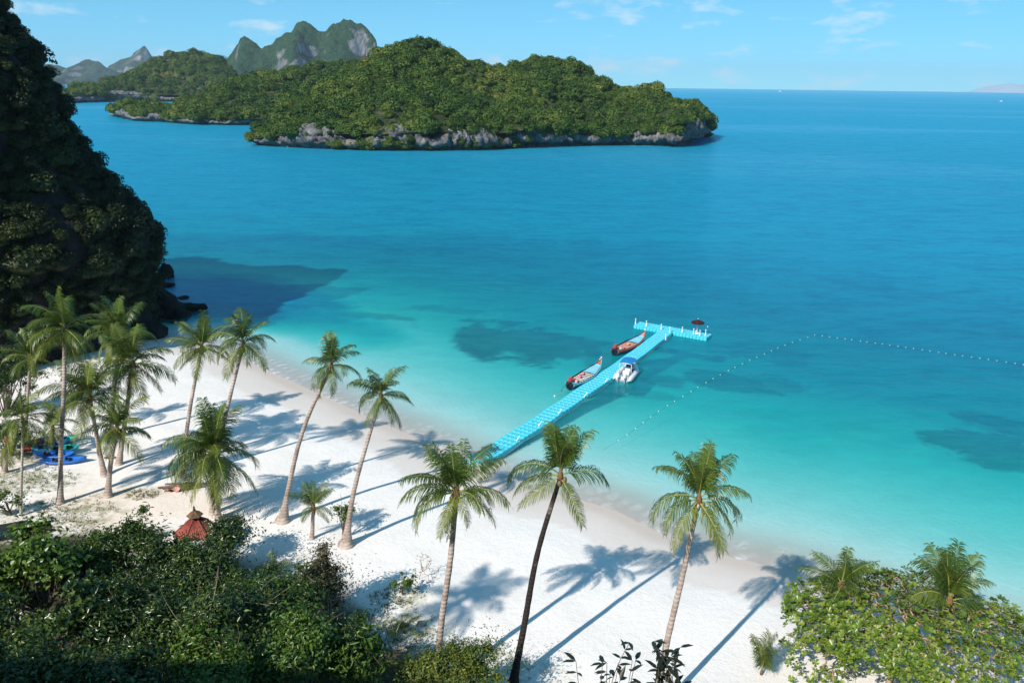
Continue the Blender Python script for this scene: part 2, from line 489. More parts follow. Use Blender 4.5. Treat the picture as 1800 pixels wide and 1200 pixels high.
M['coconut'] = plain('coconut_husk', (0.16, 0.13, 0.04), 0.5)
M['fibre'] = plain('palm_crown_fibre', (0.22, 0.13, 0.06), 0.9, 0.1, 0.4, 14.0, 0.5)
M['forest'] = leafmat('island_trees', [(0.0, (0.012, 0.034, 0.010)), (0.3, (0.040, 0.090, 0.014)), (0.6, (0.085, 0.140, 0.022)), (0.85, (0.165, 0.200, 0.038)), (1.0, (0.22, 0.155, 0.065))], 0.12, 0.6, 0.2, patch=0.35, patch_scale=0.03, jitter=0.3)
M['cliff_leaf'] = leafmat('headland_leaves', [(0.0, (0.005, 0.012, 0.003)), (0.6, (0.015, 0.028, 0.006)), (1.0, (0.060, 0.085, 0.016))], 0.15, 0.5, 0.3, jitter=0.5)  # leaf colour lowered to hold the headland's shade
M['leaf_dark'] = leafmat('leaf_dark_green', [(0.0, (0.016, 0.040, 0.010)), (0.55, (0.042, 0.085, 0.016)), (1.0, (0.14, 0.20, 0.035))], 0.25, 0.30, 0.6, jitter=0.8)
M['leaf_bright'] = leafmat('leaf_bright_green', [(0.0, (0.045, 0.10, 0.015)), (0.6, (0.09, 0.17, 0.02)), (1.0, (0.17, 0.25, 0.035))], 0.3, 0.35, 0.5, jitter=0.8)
M['leaf_fresh'] = leafmat('leaf_fresh_green', [(0.0, (0.055, 0.12, 0.012)), (0.5, (0.14, 0.23, 0.022)), (1.0, (0.30, 0.37, 0.055))], 0.3, 0.35, 0.5, jitter=0.8)
M['leaf_mid'] = leafmat('leaf_mid_green', [(0.0, (0.028, 0.065, 0.012)), (0.55, (0.06, 0.115, 0.018)), (1.0, (0.15, 0.21, 0.035))], 0.28, 0.32, 0.5, jitter=0.8)
M['leaf_lime'] = leafmat('leaf_yellow_green', [(0.0, (0.045, 0.085, 0.014)), (0.5, (0.11, 0.16, 0.022)), (1.0, (0.24, 0.25, 0.04))], 0.28, 0.4, 0.4, jitter=0.8)
M['leaf_olive'] = leafmat('leaf_olive', [(0.0, (0.05, 0.07, 0.02)), (0.6, (0.10, 0.12, 0.03)), (1.0, (0.20, 0.17, 0.05))], 0.25, 0.4, 0.4, jitter=0.8)
M['leaf_brown'] = leafmat('leaf_brownish', [(0.0, (0.05, 0.055, 0.025)), (0.5, (0.10, 0.09, 0.045)), (1.0, (0.16, 0.125, 0.07))], 0.2, 0.5, 0.3, jitter=0.8)
M['leaf_orange'] = leafmat('leaf_orange', [(0.0, (0.24, 0.13, 0.025)), (1.0, (0.36, 0.20, 0.04))], 0.2, 0.5, 0.3)
M['leaf_red'] = leafmat('leaf_russet', [(0.0, (0.12, 0.075, 0.035)), (1.0, (0.20, 0.11, 0.05))], 0.2, 0.5, 0.3)
M['bark'] = plain('bark_grey_brown', (0.17, 0.13, 0.10), 0.9, 0.1, 0.35, 5.0, 0.6)
M['pale_bark'] = plain('bark_pale', (0.36, 0.27, 0.20), 0.85, 0.1, 0.3, 6.0, 0.5)
M['twig'] = plain('bare_twig', (0.36, 0.26, 0.18), 0.85, 0.1, 0.3, 6.0)

def m_trunk(name, base, dark, amount):
    t = NT(name)
    obj = t.coord('Object')
    sx = t.n.new('ShaderNodeSeparateXYZ'); t.l.new(obj, sx.inputs[0])
    wv = t.n.new('ShaderNodeTexWave'); wv.wave_type = 'BANDS'; wv.bands_direction = 'Z'
    wv.inputs['Scale'].default_value = 2.1; wv.inputs['Distortion'].default_value = 1.6; wv.inputs['Detail'].default_value = 2
    t.l.new(obj, wv.inputs['Vector'])
    f = t.noise(1.1, 5, 0.65)
    c = t.mix(t.ramp(f, [(0.5-amount, 1.0), (0.72-amount, 0.0)]), base, dark)
    c = t.mix(t.ramp(wv.outputs['Fac'], [(0.0, 0.35), (0.35, 0.0)]), c, tuple(x*0.5 for x in dark))
    return t.done(t.principled(c, 0.9, 0.15, t.bump(wv.outputs['Fac'], 0.5, 0.03)))
M['trunk'] = m_trunk('palm_trunk_grey', (0.54, 0.45, 0.39), (0.26, 0.20, 0.17), 0.12)
M['trunk_dark'] = m_trunk('palm_trunk_dark', (0.30, 0.25, 0.22), (0.035, 0.028, 0.025), -0.10)
M['trunk_pale'] = m_trunk('palm_trunk_pale', (0.55, 0.50, 0.40), (0.30, 0.26, 0.20), 0.15)

# ================================================================== THE SETTING
# sea floor and beach, one sheet
def build_beach():
    xs = np.concatenate([np.linspace(-150, -45, 60), np.arange(-44.5, 40, 0.42), np.linspace(41, 140, 60)])
    ys = np.concatenate([np.linspace(-12, 12, 20), np.arange(12.5, 70, 0.42), np.linspace(71, 150, 70)])
    X, Y = np.meshgrid(xs, ys, indexing='ij'); x, y = X.ravel(), Y.ravel()
    sd = shore_dist(x, y); z = beach_h(x, y)
    wob = fbm(x*0.3, y*0.3, seed=21)*0.9
    wet = sstep(4.2, 3.75, sd+wob)*0.42+sstep(3.6, 1.6, sd+wob)*0.2+sstep(1.6, 0.4, sd+wob*0.4)*0.35
    wet = np.where(sd < -1, wet*sstep(-5, -1, sd), wet)
    turf = np.zeros_like(x); warm = np.zeros_like(x)
    def blob(px, py, rx, ry, arr, amp=1.0, gain=1.0):
        p = at_z(px, py, 1.3)
        r = np.hypot((x-p[0])/rx, (y-p[1])/ry)+fbm(x*0.5, y*0.5, seed=int(px))*0.45
        return np.maximum(arr, amp*sstep(1.15, 0.6, r))
    for a in ((30,800,3.5,3.0),(120,905,3.2,1.8),(60,850,3.0,1.5),(250,870,1.2,0.8),(670,1110,3.2,2.2),(700,1050,1.6,1.1),(800,1180,4.0,1.6),(20,960,6,3),(190,873,0.8,0.5),(60,1000,6,4)):
        turf = blob(*a, turf)
    for a in ((250,890,5.0,1.8),(310,870,3.0,1.0),(200,925,3.0,1.2)):
        warm = blob(*a, warm, 0.55)
    litter_shade = np.zeros_like(x)  # thicket floor: leaf litter with the gap shade painted in
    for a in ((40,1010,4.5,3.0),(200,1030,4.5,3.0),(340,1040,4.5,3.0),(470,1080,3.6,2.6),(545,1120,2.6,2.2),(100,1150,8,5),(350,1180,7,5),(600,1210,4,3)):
        litter_shade = blob(*a, litter_shade)
    reef = np.zeros_like(x)
    def rblob(px, py, wpx, hpx, amp):
        p = at_z(px, py, -2); e = at_z(px+wpx, py, -2); n = at_z(px, py-hpx, -2)
        rx = abs(e[0]-p[0]); ry = abs(n[1]-p[1])
        r = np.hypot((x-p[0])/rx, (y-p[1])/ry)+fbm(x*0.30, y*0.30, seed=int(px)+3, octaves=5, gain=0.6)*0.85
        return np.maximum(reef, amp*sstep(1.1, 0.75, r))
    for a in ((905,597,135,36,1.0),(985,592,70,26,0.9),(1070,620,70,24,0.55),(1730,770,95,34,0.9),(1790,730,80,30,0.8),(1760,820,60,20,0.7),(1165,668,45,12,0.7),(1290,658,85,22,0.8),(1370,655,60,16,0.6),(660,562,60,9,0.55),(790,535,70,10,0.45),(590,545,40,7,0.5),(1075,702,26,7,0.5),(1360,590,90,18,0.5),(1150,700,40,10,0.35)):
        reef = rblob(*a)
    me = mesh_of('beach', np.stack([x, y, z], 1), grid_faces(len(xs), len(ys))[:, ::-1][:, ::-1], M['sand'], True, dict(wet=wet, turf=turf, warm=warm, reef=reef, litter_shade=litter_shade))
    return tag(link('beach', me), 'white sand beach running down under the clear water', kind='structure')
build_beach()

head_ctrl = np.array([(-70, 20), (-52, 31), (-46, 39), (-41, 47), (-37.5, 54), (-34.8, 60), (-33.6, 65), (-33.2, 69.5), (-34.6, 73.5), (-38.2, 76.5), (-45, 78.5), (-57, 81), (-90, 90), (-150, 92)], float)
HC = spline(head_ctrl, 90)

def build_sea():
    xs = np.concatenate([-np.geomspace(9500, 52, 60), np.arange(-50, 50, 0.6), np.geomspace(52, 9500, 60)])
    ys = np.concatenate([np.linspace(-400, 8, 10), np.arange(10, 110, 0.6), np.geomspace(111, 9500, 80)])
    X, Y = np.meshgrid(xs, ys, indexing='ij'); x, y = X.ravel(), Y.ravel()
    sd = shore_dist(x, y)
    d = np.clip(-beach_h(x, y), 0, None)
    d = np.where(-sd > 60, depth_of(sd), d)
    hd_ = np.min(np.hypot(x[:, None]-HC[None, ::2, 0], y[:, None]-HC[None, ::2, 1]), axis=1)
    d = np.where(sd < -3, np.maximum(d, 5.2*sstep(26, 8, hd_+fbm(x*0.1, y*0.1, seed=45)*6)*sstep(3, 14, -sd)), d)     # water coloured deep under the headland, so its shadow reads blue
    wob = fbm(x*0.25, y*0.25, seed=44)*0.5
    foam = sstep(-0.05, 0.08, -sd+wob*0.3)*sstep(0.42, 0.15, -sd+wob*0.3)+0.45*sstep(1.2, 1.35, -sd+wob)*sstep(1.75, 1.5, -sd+wob)
    me = mesh_of('sea', np.stack([x, y, np.zeros_like(x)], 1), grid_faces(len(xs), len(ys)), M['water'], True, dict(depth=d, foam=foam))
    return tag(link('sea', me), 'clear turquoise sea turning deep blue offshore', kind='structure')
build_sea()

# ------------------------------------------------------------------ foliage pieces
def leaves(points, normals, length, width, r, bend=0.25, up=0.0):
    """rhombic leaves (two triangles, folded along the midrib) at points"""
    n = len(points)
    nrm = normals+r.normal(0, 0.45, (n, 3)); nrm[:, 2] += up
    nrm /= np.linalg.norm(nrm, axis=1)[:, None]+1e-9
    t = r.normal(0, 1, (n, 3)); t -= (t*nrm).sum(1)[:, None]*nrm; t /= np.linalg.norm(t, axis=1)[:, None]+1e-9
    b = np.cross(nrm, t)
    L = length*r.uniform(0.7, 1.3, n)[:, None]; W = width*r.uniform(0.7, 1.3, n)[:, None]
    p0 = points-t*L*0.5; p2 = points+t*L*0.5-nrm*L*bend*0.5
    p1 = points+b*W*0.5+nrm*L*bend*0.3; p3 = points-b*W*0.5+nrm*L*bend*0.3
    v = np.stack([p0, p1, p2, p3], 1).reshape(-1, 3)
    i = np.arange(n)*4
    f = np.concatenate([np.stack([i, i+1, i+2], 1), np.stack([i, i+2, i+3], 1)])
    return v, f, np.repeat(r.uniform(0, 1, n), 4)

def sphere_dirs(n, r):
    d = r.normal(0, 1, (n, 3)); return d/np.linalg.norm(d, axis=1)[:, None]

ICO = None
def ico(sub=2):
    import bmesh
    bm = bmesh.new(); bmesh.ops.create_icosphere(bm, subdivisions=sub, radius=1.0)
    v = np.array([x.co for x in bm.verts]); f = np.array([[w.index for w in q.verts] for q in bm.faces]); bm.free()
    return v, f

def clump_mesh(name, seed, mat, n_lobes=7, n_leaf=260, leaf=0.34, core=True, squash=0.75, wide=0.5):
    """a tree crown of unit radius for the distant forest: lobes of leaf faces round a lumpy core"""
    r = np.random.default_rng(seed)
    V = []; F = []; A = []; off = 0
    lobes = sphere_dirs(n_lobes, r)*r.uniform(0.35, 0.62, n_lobes)[:, None]; lobes[:, 2] = np.abs(lobes[:, 2])*squash
    rad = r.uniform(0.34, 0.55, n_lobes)
    if core:
        iv, jf = ico(2)
        dist = np.full(len(iv), 0.4)
        for c, q in zip(lobes, rad): dist = np.maximum(dist, (iv@c)+q*0.75*np.clip((iv@(c/np.linalg.norm(c))), 0, 1)**2)
        cv = iv*dist[:, None]*0.86; cv[:, 2] *= 0.9
        V.append(cv); F.append(jf); A.append(np.full(len(cv), 0.2)); off += len(cv)
    per = n_leaf//n_lobes
    for c, q in zip(lobes, rad):
        d = sphere_dirs(per, r); d[:, 2] = np.where(d[:, 2] < -0.3, -d[:, 2], d[:, 2])
        p = c+d*q*r.uniform(0.8, 1.1, per)[:, None]
        v, f, a = leaves(p, d, leaf, leaf*wide, r, up=0.25)
        V.append(v); F.append(f+off); A.append(a*0.7+r.uniform(0, 0.3)); off += len(v)
    V = np.vstack(V); V[:, 2] -= V[:, 2].min()*0.6
    return mesh_of(name, V, np.vstack(F), mat, False, dict(leaf=np.concatenate(A)))

def archetypes(name, meshes):
    c = bpy.data.collections.new(name)
    for i, me in enumerate(meshes):
        o = bpy.data.objects.new(f'{name}_kind', me); c.objects.link(o)
    return c

def scatter(name, pts, scale, rot, coll, label, parent=None, tilt=None):
    """one mass of plants: instances on points"""
    n = len(pts)
    me = bpy.data.meshes.new(name); me.vertices.add(n); me.vertices.foreach_set('co', np.asarray(pts, np.float32).ravel())
    r = np.random.default_rng(n)
    for k, v in (('siz', scale), ('rot', rot)):
        a = me.attributes.new(k, 'FLOAT', 'POINT'); a.data.foreach_set('value', np.asarray(v, np.float32))
    a = me.attributes.new('pick', 'INT', 'POINT'); a.data.foreach_set('value', r.integers(0, len(coll.objects), n).astype(np.int32))
    o = link(name, me, parent); tag(o, label, kind='stuff')
    ng = bpy.data.node_groups.new(name+'_nodes', 'GeometryNodeTree')
    ng.interface.new_socket('Geometry', in_out='INPUT', socket_type='NodeSocketGeometry')
    ng.interface.new_socket('Geometry', in_out='OUTPUT', socket_type='NodeSocketGeometry')
    N, L = ng.nodes, ng.links
    gi = N.new('NodeGroupInput'); go = N.new('NodeGroupOutput')
    ip = N.new('GeometryNodeInstanceOnPoints'); ci = N.new('GeometryNodeCollectionInfo')
    ci.inputs['Collection'].default_value = coll; ci.inputs['Separate Children'].default_value = True; ci.inputs['Reset Children'].default_value = True
    def na(nm, ty):
        q = N.new('GeometryNodeInputNamedAttribute'); q.data_type = ty; q.inputs['Name'].default_value = nm; return q.outputs['Attribute']
    cx = N.new('ShaderNodeCombineXYZ'); L.new(na('rot', 'FLOAT'), cx.inputs['Z'])
    L.new(gi.outputs[0], ip.inputs['Points']); L.new(ci.outputs[0], ip.inputs['Instance'])
    ip.inputs['Pick Instance'].default_value = True
    L.new(na('pick', 'INT'), ip.inputs['Instance Index']); L.new(cx.outputs[0], ip.inputs['Rotation']); L.new(na('siz', 'FLOAT'), ip.inputs['Scale'])
    L.new(ip.outputs[0], go.inputs[0])
    md = o.modifiers.new('scatter', 'NODES'); md.node_group = ng
    return o

FOREST = archetypes('island_tree', [clump_mesh(f'island_tree_{k}', 100+k, M['forest'], n_lobes=6+k % 3, n_leaf=640, leaf=0.20, squash=0.8) for k in range(6)])
CLIFFPLANT = archetypes('headland_plant', [clump_mesh(f'headland_plant_{k}', 200+k, M['cliff_leaf'], n_lobes=9, n_leaf=1100, leaf=0.155, wide=0.5) for k in range(4)])

# ------------------------------------------------------------------ islands
def island(name, label, stations, n_u, n_v, tree, spacing, cliff_mat=True, back=60, seed=1, bulge=1.6, tree_z=0.72, power=1.45, rock_k=1.0):
    """stations: (front px, front py, ridge px, ridge py, ridge distance beyond front, rock height)"""
    st = []
    for fx, fy, rx, ry, dd, ch in stations:
        f = at_z(fx, fy, 0.0); rd = at_y(rx, ry, f[1]+dd); rd[2] = max(rd[2]-tree*tree_z, 1.0); ch = ch*rock_k
        st.append((*f[:2], *rd, ch))
    S = spline(np.array(st), n_u)
    t = np.linspace(0, 1, n_v); tb = np.linspace(0, 1, n_v//2)[1:]
    f = S[:, :2]; rg = S[:, 2:5]; ch = np.maximum(S[:, 5], 0.5)
    x = f[:, 0:1]+(rg[:, 0:1]-f[:, 0:1])*t; y = f[:, 1:2]+(rg[:, 1:2]-f[:, 1:2])*t
    k = 1-(1-t)**power
    z = ch[:, None]*0.8+(rg[:, 2:3]-ch[:, None]*0.8)*k
    xb = rg[:, 0:1]+0*tb; yb = rg[:, 1:2]+back*tb; zb = (rg[:, 2:3]+1)*(1-tb**1.6)-1
    x = np.hstack([x, xb]); y = np.hstack([y, yb]); z = np.hstack([z, zb])
    amp = np.minimum(z*0.13, 4.2)
    sc = 1.0/(8+tree*2.2)
    z = z+fbm(x*sc, y*sc, seed=seed, octaves=3)*amp*2.0*np.hstack([np.ones((n_u, 1))*sstep(0, 0.15, t), np.ones((n_u, 1))*(1-tb)])
    nv = z.shape[1]
    me = mesh_of(name, np.stack([x, y, z], -1).reshape(-1, 3), grid_faces(n_u, nv), M['island_soil'], True)
    root = tag(link(name, me), label, kind='structure')
    # rock foot: undercut by the waves, broken into buttresses
    nu2 = n_u*3
    S2 = np.stack([np.interp(np.linspace(0, n_u-1, nu2), np.arange(n_u), S[:, j]) for j in range(6)], 1)
    prof = np.array([(-2.0, -1.2), (-2.2, -0.1), (-1.9, 0.10), (-0.6, 0.22), (0.2, 0.36), (0.45, 0.52), (0.25, 0.68), (-0.2, 0.84), (-1.2, 0.97), (-3.2, 1.04), (-6.5, 1.0)])
    ctrl = spline(prof, 30)
    tx = np.gradient(S2[:, 0]); ty = np.gradient(S2[:, 1]); ln = np.hypot(tx, ty)+1e-9
    nx, ny = ty/ln, -tx/ln
    sgn = np.where(ny < 0, 1.0, 1.0)
    ch2 = np.maximum(S2[:, 5], 0.6); hsc = (ch2/4.0)**0.7
    s_len = np.concatenate([[0], np.cumsum(np.hypot(np.diff(S2[:, 0]), np.diff(S2[:, 1])))])
    but = fbm(s_len*0.09/bulge, s_len*0, seed=seed+5, octaves=4)[:, None]*2.2*bulge
    chv = ch2*(0.88+0.75*fbm(s_len*0.11/bulge, s_len*0+3, seed=seed+9, octaves=4))
    out = ctrl[None, :, 0]*hsc[:, None]+but
    zz = np.where(ctrl[None, :, 1] > 0, ctrl[None, :, 1]*chv[:, None], ctrl[None, :, 1])
    crag = fbm(s_len[:, None]*0.55+0*zz, zz*0.30, seed=seed+11, octaves=4)
    crack = np.abs(fbm(s_len[:, None]*0.28+zz*0.12, zz*0.10, seed=seed+13, octaves=3))
    out = out+crag*1.7*np.clip(zz, 0, 1)-sstep(0.14, 0.0, crack)*1.8*np.clip(zz, 0, 1)
    px = S2[:, 0:1]+nx[:, None]*out; py = S2[:, 1:2]+ny[:, None]*out
    rk = mesh_of('rock_foot', np.stack([px, py, zz], -1).reshape(-1, 3), grid_faces(nu2, 30), M['rock'], False)
    link('rock_foot', rk, root)
    # trees
    r = np.random.default_rng(seed+77)
    P = np.stack([x, y, z], -1)
    e1 = P[1:, :-1]-P[:-1, :-1]; e2 = P[:-1, 1:]-P[:-1, :-1]
    area = np.linalg.norm(np.cross(e1, e2), axis=-1); area[:, n_v+n_v//5:] *= 0.0
    pr = (area/area.sum()).ravel(); n = int(area.sum()/spacing**2)
    idx = r.choice(len(pr), n, p=pr); i, j = np.unravel_index(idx, area.shape)
    a, b = r.uniform(0, 1, (2, n))
    pts = P[i, j]+e1[i, j]*a[:, None]+e2[i, j]*b[:, None]
    siz = np.clip(tree*0.45*r.lognormal(0, 0.46, n), tree*0.16, tree*0.80)
    # a skirt of low bushes that spills over the rock
    m = int(s_len[-1]/spacing*5.5); q = r.integers(0, nu2, m)
    back_in = r.uniform(-4.2, -0.4, m)*bulge*0.8
    low = np.stack([S2[q, 0]+nx[q]*(back_in+but[q, 0]*0.8), S2[q, 1]+ny[q]*(back_in+but[q, 0]*0.8), chv[q]*(r.uniform(0.78, 1.15, m)-0.6*sstep(0.15, 0.5, vnoise(s_len[q]*0.05/bulge, q*0+9.0, seed=seed+6)))], 1)
    keep = vnoise(s_len[q]*0.07/bulge, q*0+5.0, seed=seed+3) > -0.7
    low = low[keep]
    pts = np.vstack([pts, low]); siz = np.concatenate([siz, tree*0.34*r.lognormal(0, 0.3, len(low))])
    pts[:, 2] -= siz*0.25
    scatter('woodland', pts, siz, r.uniform(0, 6.28, len(pts)), FOREST, f'dense green woodland covering {label}')
    return S2

isl1 = island('wooded_island', 'large round wooded island with grey rock foot across the bay', [
    (441,256, 448,226, 12, 2.0), (470,258, 470,196, 22, 2.6), (520,261, 520,163, 40, 4.0), (600,264, 600,124, 60, 4.4), (680,266, 680,95, 75, 4.6), (742,266, 742,68, 85, 5.2),
    (810,265, 802,84, 85, 5.0), (870,263, 866,108, 80, 4.5), (930,261, 925,105, 78, 5.4), (985,259, 978,94, 75, 4.6), (1040,257, 1035,108, 68, 3.4), (1095,256, 1090,134, 56, 3.4),
    (1150,257, 1145,146, 44, 4.6), (1195,259, 1195,158, 34, 7.6), (1232,251, 1232,182, 26, 8.4), (1253,241, 1250,214, 12, 5.5)], 150, 46, 6.0, 2.85, seed=11, rock_k=1.5)
island('low_wooded_island', 'lower wooded island with rocky foot left of the large island', [
    (196,203, 200,182, 12, 2.5), (210,209, 222,168, 24, 4.6), (245,213, 255,170, 30, 4.6), (285,215, 290,180, 34, 3.6), (330,219, 340,158, 55, 3.0), (380,220, 395,139, 75, 3.2), (440,221, 450,126, 90, 3.2), (500,221, 510,110, 100, 3), (570,221, 575,106, 105, 3), (660,222, 660,112, 100, 3)], 110, 36, 7.6, 4.2, seed=23, bulge=1.8, rock_k=1.3)
island('hump_island', 'humped wooded island farther off on the left', [
    (100,182, 100,150, 40, 7), (130,181, 140,140, 70, 8), (170,180, 180,134, 95, 9), (215,179, 230,121, 120, 9), (270,179, 285,93, 140, 8), (310,179, 325,85, 150, 8), (350,180, 362,92, 150, 8), (385,181, 392,102, 120, 8), (415,182, 408,140, 60, 7)], 90, 36, 10.0, 6.5, seed=37, bulge=3.0)

def far_hill(name, label, domes, mat, res, seed, rough=0.10):
    """limestone stacks: each dome is (px, py of the top, half width px, distance, depth m, flat-toppedness)"""
    D = []
    for px, py, hw, dist, dep, p in domes:
        t = at_y(px, py, dist); w = at_y(px+hw, py, dist)[0]-t[0]
        D.append((t[0], dist, t[2], w, dep, p))
    D = np.array(D)
    x0, x1 = (D[:, 0]-D[:, 3]*1.15).min(), (D[:, 0]+D[:, 3]*1.15).max(); y0, y1 = (D[:, 1]-D[:, 4]*1.2).min(), (D[:, 1]+D[:, 4]*1.2).max()
    xs = np.arange(x0, x1, res); ys = np.arange(y0, y1, res*1.3)
    X, Y = np.meshgrid(xs, ys, indexing='ij')
    wx = fbm(X/(res*16), Y/(res*16), seed=seed, octaves=4); wy = fbm(X/(res*16)+40, Y/(res*16), seed=seed+1, octaves=4)
    Z = np.full(X.shape, -6.0)
    for cx, cy, h, w, dep, p in D:
        r2 = np.hypot((X+wx*w*0.28-cx)/w, (Y+wy*w*0.28-cy)/dep)
        Z = np.maximum(Z, h*(1-np.clip(r2, 0, 1.4)**p)*1.0)
    Z = Z+fbm(X/(res*7), Y/(res*7), seed=seed+4, octaves=4)*np.clip(Z, 0, None)*rough
    me = mesh_of(name, np.stack([X, Y, Z], -1).reshape(-1, 3), grid_faces(len(xs), len(ys)), mat, True)
    return tag(link(name, me), label, kind='structure')

def far_ridge(name, label, sky, dist, depth, mat, res, seed, crag=0.22):
    """a range whose crest follows a surveyed skyline"""
    w = np.array([at_y(px, py, dist)[[0, 2]] for px, py in sky])
    xs = np.arange(w[0, 0], w[-1, 0], res); ys = np.arange(dist-depth, dist+depth, res)
    X, Y = np.meshgrid(xs, ys, indexing='ij')
    wx = fbm(X/(res*14), Y/(res*14), seed=seed, octaves=4)*res*5
    crest = np.interp(X+wx*0.6, w[:, 0], w[:, 1])*(1+0.07*fbm(X/(res*3.0), Y/(res*3.5), seed=seed+8, octaves=3))
    v = np.abs(Y-dist+fbm(X/(res*20), Y/(res*20), seed=seed+2, octaves=3)*depth*0.35)/depth
    spur = 0.75+0.5*fbm(X/(res*11), Y*0+seed, seed=seed+3, octaves=3)
    k = np.clip(1-(v/np.clip(spur, 0.4, 1.3))**1.25, -0.1, 1)
    Z = crest*k
    st = fbm(X/(res*9), Y/(res*9), seed=seed+5, octaves=4)
    Z = Z+st*np.clip(Z, 0, None)*crag*(1-np.clip(k, 0, 1)**3)
    # limestone breaks into benches and bare walls
    step = crest*0.26; q = Z/step+0.35*st; f = q-np.floor(q)
    Z = Z+(sstep(0.25, 0.75, f)-f)*step*0.55*(1-np.clip(k, 0, 1)**4)
    me = mesh_of(name, np.stack([X, Y, Z], -1).reshape(-1, 3), grid_faces(len(xs), len(ys)), mat, True)
    return tag(link(name, me), label, kind='structure')
far_ridge('limestone_mountain', 'steep green limestone mountain with pale cliffs behind the islands', [(372,150),(398,110),(404,96),(412,78),(420,68),(432,61),(444,70),(456,79),(465,88),(478,78),(495,65),(512,55),(526,44),(538,39),(550,47),(564,58),(573,58),(586,45),(600,38),(616,38),(632,43),(646,53),(657,64),(663,78),(664,95),(672,120),(700,150)], 2000, 190, M['far_hill'], 5.0, 5)
far_ridge('blue_mountain', 'haze-blue bare rock mountain far beyond the humped island', [(176,150),(186,118),(196,112),(205,106),(214,103),(222,99),(230,94),(237,88),(244,84),(251,83),(257,86),(262,92),(266,98),(270,104),(280,112),(300,124),(330,150)], 3300, 260, M['farther_hill'], 7.0, 9)
far_ridge('blue_ridge', 'faint haze-blue ridge of hills at the far left', [(20,150),(45,124),(62,115),(75,113),(90,114),(104,118),(114,121),(124,115),(132,108),(139,105),(146,104),(152,107),(160,109),(168,107),(175,109),(183,115),(192,121),(215,130),(240,150)], 3000, 260, M['farther_hill'], 7.0, 13)
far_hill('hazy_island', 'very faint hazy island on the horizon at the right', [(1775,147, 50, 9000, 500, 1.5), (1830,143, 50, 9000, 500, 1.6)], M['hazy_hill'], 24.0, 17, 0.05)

# ------------------------------------------------------------------ left headland
def head_in(x, y):
    """distance inside the headland outline"""
    x = np.asarray(x, float); y = np.asarray(y, float)
    best = np.full(x.shape, 1e9)
    for a, b in zip(HC[:-1], HC[1:]):
        d = b-a; L = d@d+1e-9
        t = np.clip(((x-a[0])*d[0]+(y-a[1])*d[1])/L, 0, 1)
        best = np.minimum(best, np.hypot(x-a[0]-t*d[0], y-a[1]-t*d[1]))
    poly = np.vstack([HC, [(-150, 20)]])
    inside = np.zeros(x.shape, bool); j = len(poly)-1
    for i in range(len(poly)):
        xi, yi = poly[i]; xj, yj = poly[j]
        c = ((yi > y) != (yj > y)) & (x < (xj-xi)*(y-yi)/(yj-yi+1e-12)+xi)
        inside ^= c; j = i
    return np.where(inside, best, -best)
def head_h(x, y):
    wob = fbm(np.asarray(x)*0.13, np.asarray(y)*0.13, seed=61, octaves=4)*2.0
    d = head_in(x, y)+wob*sstep(0, 6, head_in(x, y))
    steep = np.interp(d, [-3, 0, 0.5, 1.2, 2.0, 3.7, 4.8, 5.9, 7.5, 9.3, 12, 17, 26, 80], [-3, -0.6, 3.6, 8.0, 10.9, 13.2, 16.6, 20.8, 25.2, 29.0, 31, 33, 36, 50])
    soft = np.interp(d, [-3, 0, 1.5, 3, 7, 12, 20, 30, 80], [-3, -0.5, 5, 11, 28, 39, 48, 54, 64])  # inland side, out of view, raised to throw shade on the face
    k = sstep(46, 60, np.asarray(y))
    return soft*(1-k)+steep*k+fbm(np.asarray(x)*0.5, np.asarray(y)*0.5, seed=66, octaves=3)*0.5
def build_headland():
    xs = np.concatenate([np.arange(-110, -60, 1.0), np.arange(-60, -28, 0.35)]); ys = np.arange(18, 96, 0.5)
    X, Y = np.meshgrid(xs, ys, indexing='ij')
    Z = head_h(X, Y)
    # overhang: the face leans out above the waves
    lean = np.exp(-((Z-9.0)/5.0)**2)*sstep(50, 62, Y)*sstep(16, 3, head_in(X, Y))
    X2 = X+lean*2.4
    me = mesh_of('headland', np.stack([X2, Y, Z], -1).reshape(-1, 3), grid_faces(len(xs), len(ys)), M['shaded_rock'], False)
    root = tag(link('headland', me), 'shade-dark steep rock headland at the left end of the beach', kind='structure')
    r = np.random.default_rng(4)
    P = np.stack([X2, Y, Z], -1)
    e1 = P[1:, :-1]-P[:-1, :-1]; e2 = P[:-1, 1:]-P[:-1, :-1]
    area = np.linalg.norm(np.cross(e1, e2), axis=-1)
    din = head_in(X, Y)[:-1, :-1]
    ok = (din > 0.4) & (din < 34) & (X[:-1, :-1] > -66)
    low = sstep(1.5, 5.0, Z[:-1, :-1])*sstep(48, 58, Y[:-1, :-1])+sstep(0.5, 3.0, Z[:-1, :-1])*(1-sstep(48, 58, Y[:-1, :-1]))
    w = np.where(ok, np.minimum(area, 1.3), 0)*np.maximum(low, 0.03)
    n = int(w.sum()*1.15); idx = r.choice(w.size, n, p=(w/w.sum()).ravel()); i, j = np.unravel_index(idx, w.shape)
    pts = P[i, j]+e1[i, j]*r.uniform(0, 1, n)[:, None]+e2[i, j]*r.uniform(0, 1, n)[:, None]
    siz = 0.85*r.lognormal(0, 0.36, n); pts[:, 2] -= siz*0.35
    scatter('headland_scrub', pts, siz, r.uniform(0, 6.28, n), CLIFFPLANT, 'shade-darkened green scrub covering the steep headland')
build_headland()

